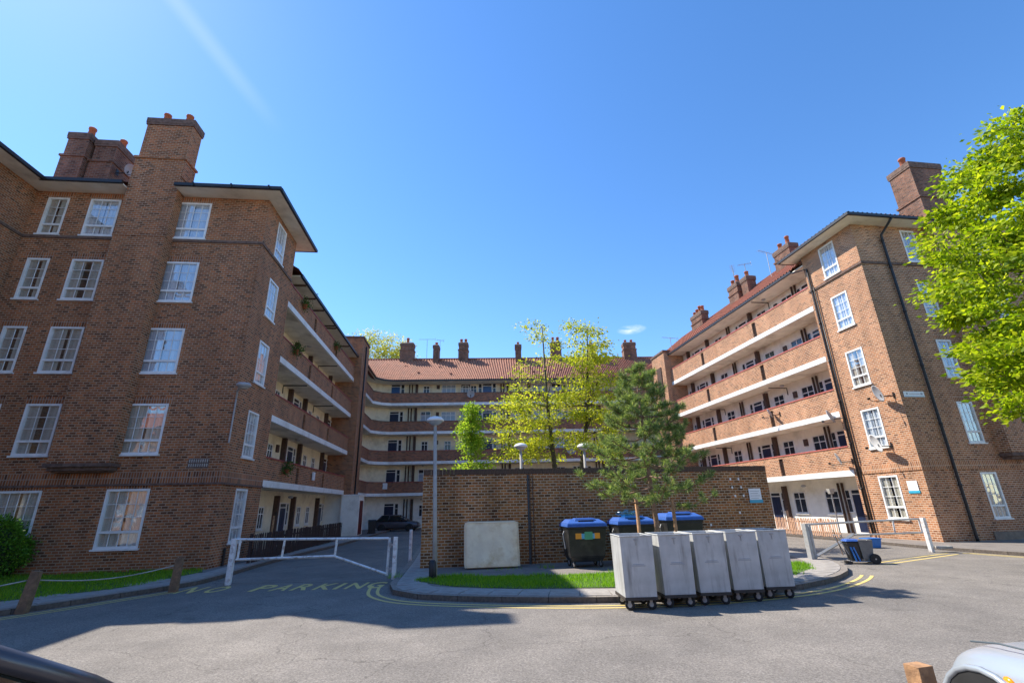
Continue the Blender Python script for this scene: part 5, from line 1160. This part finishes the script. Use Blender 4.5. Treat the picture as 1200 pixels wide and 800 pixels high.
# ------------------------------------------------------------ cars
M_CARW = mat('silver_white_car_paint', (0.42, 0.46, 0.50), 0.25, metal=0.35, var=0.03, scale=2)
M_CARD = mat('dark_grey_car_paint', (0.10, 0.095, 0.105), 0.28, metal=0.4, var=0.05, scale=2)
M_CARG = mat('car_window_glass', (0.015, 0.022, 0.022), 0.04, var=0.1)
M_CHROME = mat('bright_trim', (0.62, 0.62, 0.62), 0.2, metal=0.9, var=0.05)
M_AMBER = mat('amber_lens', (0.85, 0.30, 0.01), 0.2, var=0.05)
M_LENSR = mat('red_lens', (0.4, 0.01, 0.01), 0.2, var=0.05)
M_LENSW = mat('clear_lens', (0.65, 0.68, 0.7), 0.15, var=0.05)
def car(name, label, loc, rz, paint, W=1.66, st=None, cab=None, wheels=(.80, 3.30), roofz=1.42, steer=0):
    """length along +x = nose at x=L; st: stations (x, zbottom, zshoulder, ztop, halfwidth)"""
    t = thing(name, label, 'car', loc, rz)
    mb = MB(); R_ = []
    for (x, zb, zs, zt, hw) in st:
        R_.append([(x, 0, zb), (x, hw * .80, zb), (x, hw * .96, zb + .10), (x, hw, (zb + zs) / 2 + .05), (x, hw * .97, zs), (x, hw * .86, zt - .02), (x, hw * .5, zt + .015), (x, 0, zt + .025),
                   (x, -hw * .5, zt + .015), (x, -hw * .86, zt - .02), (x, -hw * .97, zs), (x, -hw, (zb + zs) / 2 + .05), (x, -hw * .96, zb + .10), (x, -hw * .80, zb)])
    n = 14; P = [p for r in R_ for p in r]
    F = [(i * n + k, i * n + (k + 1) % n, (i + 1) * n + (k + 1) % n, (i + 1) * n + k) for i in range(len(R_) - 1) for k in range(n)]
    F += [tuple(range(n)), tuple((len(R_) - 1) * n + k for k in reversed(range(n)))]
    mb.add(P, F); o = mb.build('body', paint, t, True); md = o.modifiers.new('s', 'SUBSURF'); md.levels = 2; md.render_levels = 2
    # greenhouse: cab = list of (x, z, halfwidth)
    b0, b1 = cab['belt'], cab['roof']     # each: rear x, front x, z, hw
    hw0, hw1 = cab['hw']
    (xr0, xf0, z0), (xr1, xf1, z1) = b0, b1
    g = MB(); g.hexa([(xr0, -hw0, z0), (xf0, -hw0, z0), (xf0, hw0, z0), (xr0, hw0, z0), (xr1, -hw1, z1), (xf1, -hw1, z1), (xf1, hw1, z1), (xr1, hw1, z1)]); g.build('window_glass', M_CARG, t)
    rf_ = MB(); rf_.taper(xr1 - .02, xf1 + .02, -hw1 - .02, hw1 + .02, z1 - .01, xr1 + .12, xf1 - .12, -hw1 + .1, hw1 - .1, z1 + .06); ro = rf_.build('roof_panel', paint, t, True); md = ro.modifiers.new('b', 'BEVEL'); md.width = .03; md.segments = 3
    for sgn in (-1, 1):
        pp = MB(); pp.tube([(xf0 + .02, sgn * hw0, z0 - .02), ((xf0 + xf1) / 2 + .03, sgn * (hw0 + hw1) / 2 + sgn * .01, (z0 + z1) / 2), (xf1, sgn * hw1, z1)], .035, 6); pp.tube([(xr0 - .02, sgn * hw0, z0 - .02), (xr1, sgn * hw1, z1)], .05, 6)
        xm = (xr1 + xf1) / 2; pp.tube([(xm - .1, sgn * hw0, z0 - .02), (xm, sgn * (hw1 + .005), z1)], .035, 6); pp.tube([(xr1, sgn * hw1, z1), (xf1, sgn * hw1, z1)], .035, 6)
        pp.build('pillar', paint, t, True)
    for x in wheels:
        for sgn in (-1, 1):
            hw = W / 2
            a = MB(); a.lathe([(.37, -.02), (.37, .012)], (x, sgn * (hw - .0), .32), 28, axis='Y'); a.build('wheel_arch', M_RUBBER, t)
            lip = MB(); lip.tube([(x + .385 * math.cos(q * math.pi / 12), sgn * (hw + .006), .32 + .385 * math.sin(q * math.pi / 12)) for q in range(-1, 14)], .022, 6); lip.build('arch_lip', paint, t, True)
            wm = MB(); wm.lathe([(.19, -.09), (.29, -.095), (.31, -.07), (.31, .07), (.29, .095), (.19, .09)], (0, 0, 0), 28, axis='Y'); w_ = wm.build('wheel', M_RUBBER, t, True, loc=(x, sgn * (hw - .06), .31))
            rm = MB(); rm.lathe([(.19, -.07), (.12, .0), (.05, .03 * sgn), (.19, .07)], (0, 0, 0), 20, axis='Y'); rm.build('rim', M_CHROME, w_, True)
    for sgn in (-1, 1):
        m_ = MB(); m_.lathe([(.01, -.1), (.07, -.08), (.09, 0), (.07, .08), (.01, .1)], (0, 0, 0), 12, axis='Y'); mo = m_.build('door_mirror', M_BLACK, t, True, loc=(xf0 - .45, sgn * (hw0 + .16), z0 + .10)); MB().tube([(0, -sgn * .18, -.06), (0, 0, 0)], .02, 6).build('mirror_arm', M_CHROME, mo)
    return t
# silver-white car, nose pointing away from the camera on the right
stw = [(0, .32, .62, .78, .70), (.10, .24, .66, .84, .79), (.7, .22, .72, .89, .83), (1.6, .20, .72, .88, .84), (2.6, .20, .71, .87, .84), (3.1, .22, .69, .85, .83), (3.7, .24, .64, .80, .80), (3.97, .28, .58, .73, .74), (4.08, .34, .50, .62, .62)]
cw_ = car('parked_car', 'silver white car with an orange side indicator at the bottom right corner', (3.88, .15, RZ), math.radians(90), M_CARW, 1.68, stw, {'belt': (.35, 2.70, .84), 'roof': (.95, 2.0, 1.36), 'hw': (.74, .58)}, wheels=(.75, 3.52))
MB().lathe([(.01, -.012), (.035, -.012), (.05, 0), (.035, .012), (.01, .012)], (0, 0, 0), 12, axis='Y').build('side_indicator', M_AMBER, cw_, True, loc=(3.36, .822, .66)).scale = (1, 1, 1.1)
for sgn in (-1, 1):
    MB().lathe([(.02, 0), (.09, .0), (.085, .04), (.02, .06)], (3.93, sgn * .52, .56), 16, axis='X').build('headlight', M_LENSW, cw_, True)
MB().box(4.0, 4.10, -.74, .74, .36, .46).build('bumper', M_CHROME, cw_, bevel=.03)
MB().box(2.68, 2.685, .80, .852, .35, .85).build('panel_gap', M_INK, cw_)
for sgn in (-1, 1): MB().tube([(1.9, sgn * .70, .885), (2.9, sgn * .66, .872), (3.6, sgn * .60, .83), (3.95, sgn * .50, .76)], .006, 4).build('bonnet_seam', M_INK, cw_)
MB().box(2.9, 3.1, -.012, .012, .885, .905).build('bonnet_trim', M_CHROME, cw_)
# dark hatchback, nose pointing away on the left, only roof rail and bonnet in view
std = [(0, .35, .70, .95, .74), (.10, .26, .74, .99, .82), (.9, .22, .80, 1.00, .85), (2.2, .20, .80, .985, .85), (2.9, .20, .78, .97, .85), (3.3, .22, .76, .92, .83), (3.9, .24, .70, .84, .80), (4.1, .30, .62, .74, .72), (4.16, .36, .56, .66, .64)]
cdk = car('parked_car', 'dark grey car at the bottom left corner seen from above its window', (-2.18, -.64, RZ), math.radians(90 + 3), M_CARD, 1.70, std, {'belt': (.25, 3.05, .97), 'roof': (.7, 2.15, 1.46), 'hw': (.80, .66)}, wheels=(.75, 3.35))
for sgn in (-1, 1): MB().taper(3.75, 4.05, sgn * .62 - .14, sgn * .62 + .14, .62, 3.75, 4.0, sgn * .62 - .12, sgn * .62 + .12, .78).build('headlight', M_LENSW, cdk, bevel=.03)
MB().tube([(2.95, .3, 1.0), (3.05, -.3, 1.0)], .012, 5).tube([(2.95, -.1, 1.0), (3.05, -.68, 1.0)], .012, 5).build('wiper', M_BLACK, cdk)
MB().tube([(.9, 0, 1.52), (.8, 0, 1.66)], .008, 5).build('radio_aerial', M_BLACK, cdk)
# dark car deep in the courtyard by the far block
cfar = car('parked_car', 'black car parked at the foot of the far block behind the garden wall end', (-11.4, 41.0, RZ), math.radians(2), M_CARD, 1.72, std, {'belt': (.25, 3.05, .97), 'roof': (.7, 2.15, 1.46), 'hw': (.80, .66)}, wheels=(.75, 3.35)); cfar.scale = (.85, .9, .82)

# ------------------------------------------------------------ vegetation
def leaf_mesh(name, C_, dirs, size, mt, aspect=.55, droop=.0, curl=.15):
    """one diamond leaf (two triangles, folded) per centre"""
    n = len(C_); d = dirs / (np.linalg.norm(dirs, axis=1, keepdims=True) + 1e-9)
    r = rng.normal(size=(n, 3)); s = np.cross(d, r); s /= (np.linalg.norm(s, axis=1, keepdims=True) + 1e-9)
    up_ = np.cross(s, d); L_ = size * rng.uniform(.6, 1.3, (n, 1))
    a = C_; b = C_ + d * L_ * .5 + s * L_ * aspect * .5 + up_ * L_ * curl; c = C_ + d * L_; e = C_ + d * L_ * .5 - s * L_ * aspect * .5 + up_ * L_ * curl
    V = np.stack([a, b, c, e], 1).reshape(-1, 3)
    idx = np.arange(n)[:, None] * 4 + np.array([[0, 1, 2, 3]])
    me = bpy.data.meshes.new(name); me.vertices.add(len(V)); me.vertices.foreach_set('co', V.ravel())
    me.loops.add(n * 4); me.loops.foreach_set('vertex_index', idx.ravel()); me.polygons.add(n)
    me.polygons.foreach_set('loop_start', np.arange(n) * 4); me.polygons.foreach_set('loop_total', np.full(n, 4))
    me.materials.append(mt); me.update(calc_edges=True); return me

def grow(base_pts, base_r, targets, rnd, k_r=.72, min_r=.012, sag=.0):
    """greedy branch growing: returns MB of wood and the list of twig tips"""
    mb = MB(); nodes = []
    for path, rad in zip(base_pts, base_r):
        mb.tube(path, rad, 8)
        for p, r in zip(path, rad): nodes.append((Vector(p), r))
    nodes = nodes; tips = []
    T_ = sorted([Vector(t) for t in targets], key=lambda t: min((t - n_[0]).length for n_ in nodes))
    for t in T_:
        best = None
        for (p, r) in nodes:
            d = t - p
            c = d.length * (1.0 + (0.9 if d.z < -.1 else 0) + .25 * (r < .02)) - r * 3
            if p.z > t.z + .3: c += 1.0
            if best is None or c < best[0]: best = (c, p, r)
        _, p, r = best; d = t - p
        r0 = max(min_r, min(r * k_r, .018 * d.length + .02)); r1 = max(min_r * .6, r0 * .45)
        m1 = p + d * .35 + Vector((rnd.uniform(-.1, .1), rnd.uniform(-.1, .1), rnd.uniform(0.02, .22))) * d.length * .6
        m2 = p + d * .7 + Vector((rnd.uniform(-.1, .1), rnd.uniform(-.1, .1), rnd.uniform(0.0, .16))) * d.length * .6
        mb.tube([p, m1, m2, t], [r0, r0 * .8, (r0 + r1) / 2, r1], 5, cap=False)
        nodes += [(m1, r0 * .8), (m2, (r0 + r1) / 2), (t, r1)]; tips.append((m2, t))
    return mb, tips
def ellip_targets(n, c, r, rnd, shell=.35, zcut=None):
    out = []
    while len(out) < n:
        v = Vector((rnd.gauss(0, 1), rnd.gauss(0, 1), rnd.gauss(0, 1))).normalized() * (shell + (1 - shell) * rnd.random() ** .5)
        p = Vector((c[0] + v.x * r[0], c[1] + v.y * r[1], c[2] + v.z * r[2]))
        out.append(p)
    return out
def foliage(name, tips, per, spread, size, mt, parent, flat=.55, outward=None, droop=.25):
    C_ = []; D_ = []
    for (a, b) in tips:
        a, b = np.array(a), np.array(b); k = max(3, int(per * rng.uniform(.45, 1.5)))
        t = rng.random((k, 1)) ** .6; base = a + (b - a) * t
        off = rng.normal(size=(k, 3)) * spread * np.array([1, 1, flat]); p = base + off
        dd = (b - a) / (np.linalg.norm(b - a) + 1e-6) * .5 + off / spread * .6 + rng.normal(size=(k, 3)) * .35; dd[:, 2] -= droop
        C_.append(p); D_.append(dd)
    return link(name, leaf_mesh(name, np.concatenate(C_), np.concatenate(D_), size, mt), parent)

rt_ = random.Random(5)
# big lime tree at the right edge
tr = thing('street_tree', 'bright green lime tree filling the right edge in front of the right block', 'tree')
bx, by = 17.3, 12.2
tg = ellip_targets(290, (bx - .3, by, 8.0), (4.1, 3.9, 4.9), rt_, .45)
tg += ellip_targets(80, (bx - 1.0, by, 4.7), (3.1, 3.2, 1.9), rt_, .4) + ellip_targets(24, (bx - 1.2, by, 11.8), (1.8, 2.0, 1.4), rt_, .4)
mb, tips = grow([[(bx, by, -.1), (bx - .1, by, 2), (bx + .05, by + .1, 4.5), (bx, by, 7), (bx + .1, by, 9.5), (bx, by, 11.8)]], [[.30, .24, .20, .15, .09, .03]], tg, rt_)
mb.build('trunk', M_BARK, tr, True); foliage('crown', tips, 165, .25, .17, L_LIME, tr, flat=.33, droop=.4)
# golden tree pair behind the wall
def tree2(label, bx, by, lean, hz, tg, seed, per=34, mt=L_YELL, bark=M_BARKD, size=.13, spread=.27, top=None):
    t = thing('garden_tree', label, 'tree'); r_ = random.Random(seed)
    mb, tips = grow([[(bx, by, -.1), (bx + lean * .2, by, 2), (bx + lean * .5, by, 4), (bx + lean * .8, by + .1, 6), (bx + lean, by, hz)]], [[.16, .13, .10, .07, .02]], tg, r_, min_r=.014)
    mb.build('trunk', bark, t, True); foliage('crown', tips, per, spread, size, mt, t, flat=.35, droop=.2); return t
ra_ = random.Random(17)
tgA = [(bx_, 21.6 + ra_.uniform(-1.2, 1.2), z_) for bx_, z_ in [(-.9, 5.3), (-.6, 5.0), (-.2, 5.6), (-.4, 4.4), (0.1, 4.9), (.4, 6.2), (.2, 7.0), (.9, 4.2), (.5, 5.4), (1.0, 6.6), (1.3, 5.2), (-.7, 6.0), (-.1, 3.8), (.7, 3.6), (1.2, 7.6), (.6, 8.4), (1.2, 9.2), (1.5, 10.1), (.9, 9.6), (1.9, 8.6), (2.2, 9.2), (2.5, 8.0), (.3, 7.7), (1.6, 4.4), (1.9, 3.7), (2.0, 5.9)]]
tgA += [(ra_.uniform(-.8, 2.2), 21.6 + ra_.uniform(-1.4, 1.4), ra_.uniform(3.5, 6.4)) for _ in range(34)]
tree2('golden leaved tree with a bare forked top, left of the pair behind the wall', 1.95, 21.8, -.45, 10.0, tgA, 4, per=115)
tgB = [(x_, 22 + ra_.uniform(-1.2, 1.2), z_) for x_, z_ in [(3.2, 9.6), (3.7, 10.0), (4.2, 9.8), (4.6, 9.2), (4.9, 8.4), (4.3, 8.8), (3.6, 8.8), (3.0, 8.6), (2.9, 9.9), (4.9, 7.4), (4.1, 7.6), (3.3, 7.6), (4.6, 6.6), (3.7, 6.8), (2.8, 6.9), (2.4, 6.1), (4.9, 5.7), (4.3, 5.4), (3.6, 5.7)]]
tgB += [(ra_.uniform(2.2, 5.0), 22 + ra_.uniform(-1.4, 1.4), ra_.uniform(3.6, 7.2)) for _ in range(42)] + [(ra_.uniform(2.8, 4.6), 22 + ra_.uniform(-.8, .8), ra_.uniform(7, 9.8)) for _ in range(16)]
tree2('fuller golden leaved tree, right of the pair and partly behind the pine', 2.55, 22.0, 1.2, 9.9, tgB, 6, per=125)
# small tree
rs = random.Random(9); tgS = []
for i in range(54):
    z_ = rs.uniform(2.4, 5.9); rr2 = 1.12 * max(.12, (6.15 - z_) / 3.7); a = rs.uniform(0, 6.28); q = rr2 * rs.random() ** .5
    tgS.append((-2.02 + q * math.cos(a), 22 + q * math.sin(a), z_ + .15))
ts = thing('garden_tree', 'small narrow fresh green tree rising behind the garden wall', 'tree')
mb, tips = grow([[(-2.02, 22, -.1), (-2.0, 22, 3), (-2.0, 22, 5.9)]], [[.07, .05, .015]], tgS, rs, min_r=.008)
mb.build('trunk', M_BARK, ts, True); foliage('crown', tips, 95, .17, .12, L_SMALL, ts, flat=.7, droop=-.1)
# distant trees behind the far roof
for k, (x_, y_, h_, r_, lab) in enumerate(((-21.9, 66, 27.0, 3.4, 'pale spring tree standing behind the left end of the far roof'), (-17.6, 68, 26.4, 3.2, 'smaller pale spring tree behind the far roof left of the wide chimney'))):
    rb = random.Random(30 + k); tb_ = thing('background_tree', lab, 'tree')
    mb, tips = grow([[(x_, y_, 0), (x_, y_, 9), (x_, y_, h_ - 2)]], [[.4, .3, .06]], ellip_targets(90, (x_, y_, h_ - 5), (r_, r_, 5), rb, .3), rb, min_r=.03)
    mb.build('trunk', M_BARK, tb_, True); foliage('crown', tips, 85, .50, .28, L_BACK, tb_, flat=.7)

# pine
pn = thing('pine_tree', 'young shaggy pine standing on the grass behind the metal bins', 'tree')
rp2 = random.Random(12); X0, Y0 = 3.42, 12.5; mb = MB()
mb.tube([(X0 + .02, Y0, -.1), (X0 + .04, Y0, 1.2), (X0 - .02, Y0, 2.6), (X0 - .03, Y0, 3.8), (X0 - .08, Y0, 5.1)], [.075, .065, .05, .035, .012], 8)
tufts = []
zz = 1.75
while zz < 5.05:
    f_ = (5.3 - zz) / 3.6; nb = rp2.choice([3, 4, 5]) if zz < 4.4 else 3; a0 = rp2.uniform(0, 6.28)
    for k in range(nb):
        a = a0 + k * 6.283 / nb + rp2.uniform(-.35, .35); Lb = (1.68 * f_ ** .8 + .16) * rp2.uniform(.72, 1.15); rise = rp2.uniform(.02, .35) * Lb
        if zz < 2.0 and math.cos(a) > .6: Lb *= 1.15
        P = [Vector((X0 - .02, Y0, zz))]
        for s in range(1, 6):
            u = s / 5; P.append(Vector((X0 - .02 + math.cos(a) * Lb * u, Y0 + math.sin(a) * Lb * u, zz + rise * u ** 1.6 - .10 * Lb * math.sin(u * 3.1) + rp2.uniform(-.02, .02))))
        mb.tube(P, [.022 * (1 - .15 * i) + .004 for i in range(6)], 5, cap=False)
        for s in range(2, 6):
            d = (P[s] - P[s - 1]).normalized()
            for q in range(2 if s < 4 else 3):
                tufts.append((P[s] - d * rp2.uniform(0, .1), (d + Vector((rp2.uniform(-.6, .6), rp2.uniform(-.6, .6), rp2.uniform(.1, .9)))).normalized()))
            if s in (2, 3, 4):
                for sg_ in (-1, 1):
                    if rp2.random() < .6:
                        n_ = Vector((-d.y, d.x, .25)).normalized() * sg_; l2 = rp2.uniform(.14, .34) * (1.25 - s / 6); e_ = P[s] + (n_ + d * .7 + Vector((0, 0, .25))) * l2
                        mb.tube([P[s], e_], [.009, .005], 4, cap=False); dd = (e_ - P[s]).normalized()
                        for q in range(3): tufts.append((P[s].lerp(e_, .45 + q * .25), (dd + Vector((rp2.uniform(-.4, .4), rp2.uniform(-.4, .4), .4))).normalized()))
    zz += rp2.uniform(.19, .31)
for q in range(5): tufts.append((Vector((X0 - .08, Y0, 4.9 + q * .06)), Vector((rp2.uniform(-.3, .3), rp2.uniform(-.3, .3), 1)).normalized()))
mb.build('trunk', M_BARKP, pn, True)
NN = 44; C_ = np.repeat(np.array([t[0][:] for t in tufts]), NN, 0); D_ = np.repeat(np.array([t[1][:] for t in tufts]), NN, 0)
tt = rng.random((len(C_), 1)); rr3 = rng.normal(size=C_.shape); D2 = D_ * .75 + rr3 * .62; C2 = C_ + D_ * tt * .13
link('crown', leaf_mesh('crown', C2, D2, .135, L_PINE, aspect=.085, curl=0.0), pn)
stk = MB().tube([(0, 0, -.1), (0, 0, 1.75)], .045, 8).mesh('tree_stake', M_WOODR, True)
for lab, x_, y_ in (('round timber stake left of the pine trunk', 2.98, 12.35), ('round timber stake right of the pine trunk', 3.90, 12.45)):
    tag(link('tree_stake', stk, None, (x_, y_, 0)), lab, 'stake', 'stakes beside the pine')
brn = MB().tube([(3.1, 12.3, 1.9), (2.7, 12.2, 1.62), (2.35, 12.1, 1.48)], .014, 6)

# hedge
hg = thing('hedge', 'clipped green bush at the left edge in front of the brick block', 'bush', (-15.8, 14.9, 0)); hg.scale = (.92, .92, 1.0)
pts = rng.normal(size=(15000, 3)); pts /= np.linalg.norm(pts, axis=1, keepdims=True); rad = 1 + .14 * np.sin(pts[:, :1] * 7) * np.cos(pts[:, 1:2] * 6 + pts[:, 2:] * 5); dirs = pts + rng.normal(size=pts.shape) * .5
pts = pts * rad * (1 - .20 * rng.random((len(pts), 1)) + .12 * (rng.random((len(pts), 1)) > .93)) * np.array([1.35, 1.25, .95]) + np.array([0, 0, .72]); pts = pts[pts[:, 2] > -.02]; dirs = dirs[:len(pts)]
link('foliage', leaf_mesh('foliage', pts, pts - np.array([0, 0, .6]) + rng.normal(size=pts.shape) * .6, .085, L_HEDGE), hg)
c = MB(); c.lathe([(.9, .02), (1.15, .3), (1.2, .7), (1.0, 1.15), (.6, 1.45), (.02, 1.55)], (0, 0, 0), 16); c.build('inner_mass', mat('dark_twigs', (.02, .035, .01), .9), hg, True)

# grass
def inside(p, poly):
    x, y = p; c = False; n = len(poly)
    for i in range(n):
        x1, y1 = poly[i]; x2, y2 = poly[(i + 1) % n]
        if (y1 > y) != (y2 > y) and x < (x2 - x1) * (y - y1) / (y2 - y1) + x1: c = not c
    return c
def grass(name, poly, density, h, z=.0, slope=None):
    xs = [p[0] for p in poly]; ys = [p[1] for p in poly]; A = (max(xs) - min(xs)) * (max(ys) - min(ys)); n = int(A * density)
    px = rng.uniform(min(xs), max(xs), n); py = rng.uniform(min(ys), max(ys), n)
    # ragged edge: distance jitter
    jx = px + rng.normal(size=n) * .07 + .06 * np.sin(py * 9); jy = py + rng.normal(size=n) * .07 + .07 * np.sin(px * 7)
    X = np.array(poly); c = np.zeros(n, bool)
    for i in range(len(poly)):
        x1, y1 = poly[i]; x2, y2 = poly[(i + 1) % len(poly)]
        with np.errstate(divide='ignore', invalid='ignore'):
            hit = ((y1 > jy) != (y2 > jy)) & (jx < (x2 - x1) * (jy - y1) / (y2 - y1 + 1e-12) + x1)
        c ^= hit
    c &= rng.random(n) < (.62 + .38 * np.sin(px * 2.3 + 1.7 * np.sin(py * 3.1)) * np.cos(py * 2.9 + px)) + .15
    px, py = px[c], py[c]; n = len(px)
    hh = h * rng.uniform(.5, 1.3, n) * (1 + .35 * np.sin(px * 3.1) * np.cos(py * 4.3)); a = rng.uniform(0, 6.28, n); wv = .007
    zz = np.full(n, z) if slope is None else slope(px, py)
    lx = rng.normal(size=n) * h * .35; ly = rng.normal(size=n) * h * .35
    V = np.stack([np.stack([px - np.cos(a) * wv, py - np.sin(a) * wv, zz], 1), np.stack([px + np.cos(a) * wv, py + np.sin(a) * wv, zz], 1), np.stack([px + lx, py + ly, zz + hh], 1)], 1).reshape(-1, 3)
    me = bpy.data.meshes.new(name); me.vertices.add(len(V)); me.vertices.foreach_set('co', V.ravel()); me.loops.add(n * 3); me.loops.foreach_set('vertex_index', np.arange(n * 3))
    me.polygons.add(n); me.polygons.foreach_set('loop_start', np.arange(n) * 3); me.polygons.foreach_set('loop_total', np.full(n, 3)); me.materials.append(L_GRASS); me.update(calc_edges=True)
    return me
GI = [(-2.52, 13.05), (-2.35, 12.55), (-1.4, 11.75), (-.12, 11.32), (1.9, 11.12), (3.8, 11.25), (5.4, 11.7), (6.7, 12.5), (7.5, 13.3), (7.9, 14.3), (7.2, 14.6), (5.0, 13.7), (2.6, 13.2), (.2, 13.05), (-1.6, 13.45)]
o = MB().prism(GI, -.05, .015).build('grass_verge', M_TURF, None); struct(o)
g = link('grass', grass('grass', GI, 1500, .075, .01), None); stuff(g); tag(g, 'bright green grass strip on the island in front of the garden wall', 'grass')
GL_ = [(-9.42, 13.3), (-9.72, 12.5), (-10.35, 11.7), (-11.2, 10.9), (-12.5, 9.3), (-15, 6), (-19, 6), (-19, 15.2), (-9.9, 16.15), (-9.45, 15.6)]
o = MB().prism(GL_, -.05, .015).build('grass_bank', M_TURF, None); struct(o)
g = link('grass', grass('grass', GL_, 700, .085, .01), None); stuff(g); tag(g, 'shaded green grass bank under the left block windows', 'grass')
# weeds at wall foot
wd = MB()
g = link('weeds', grass('weeds', [(.6, 14.75), (1.1, 14.8), (1.1, 14.5), (.6, 14.45)], 500, .12, 0), None); stuff(g); tag(g, 'weeds growing at the foot of the garden wall by the black bin', 'weeds')
g = link('weeds', grass('weeds', [(-.9, 14.5), (.2, 14.7), (.2, 14.5), (-.9, 14.3)], 260, .09, 0), None); stuff(g); tag(g, 'weeds growing in front of the mattress foot', 'weeds')
g = link('weeds', grass('weeds', [(-3.3, 13.75), (-3.0, 13.75), (-3.0, 13.3), (-3.3, 13.3)], 600, .12, 0), None); stuff(g); tag(g, 'weeds round the foot of the white latch post', 'weeds')

# plants hung on balconies
for i, (lc, lab) in enumerate(((world_L(.06, 5.3, 11.2), 'dark hanging plant at the near end of the top left balcony'), (world_L(.08, 5.6, 3.35), 'trailing plant pot on the lowest left balcony rail'), (world_L(.08, 4.9, 8.7), 'bushy pot plant on the third left balcony rail'), (world_L(.06, 11.6, 11.1), 'small hanging plant half way along the top left balcony'))):
    t = thing('pot_plant', lab, 'pot plant', lc, AL, 'plants on the left balconies')
    MB().lathe([(.10, 0), (.14, .2), (.15, .2), (.12, .19)], (0, 0, -.1), 12).build('pot', M_POT, t, True)
    p = rng.normal(size=(420, 3)) * np.array([.13, .22, .13]) + np.array([0, 0, .12]); link('leaves', leaf_mesh('leaves', p, p + rng.normal(size=p.shape) * .2, .09, L_POTP), t)
print('objects', len(bpy.data.objects))
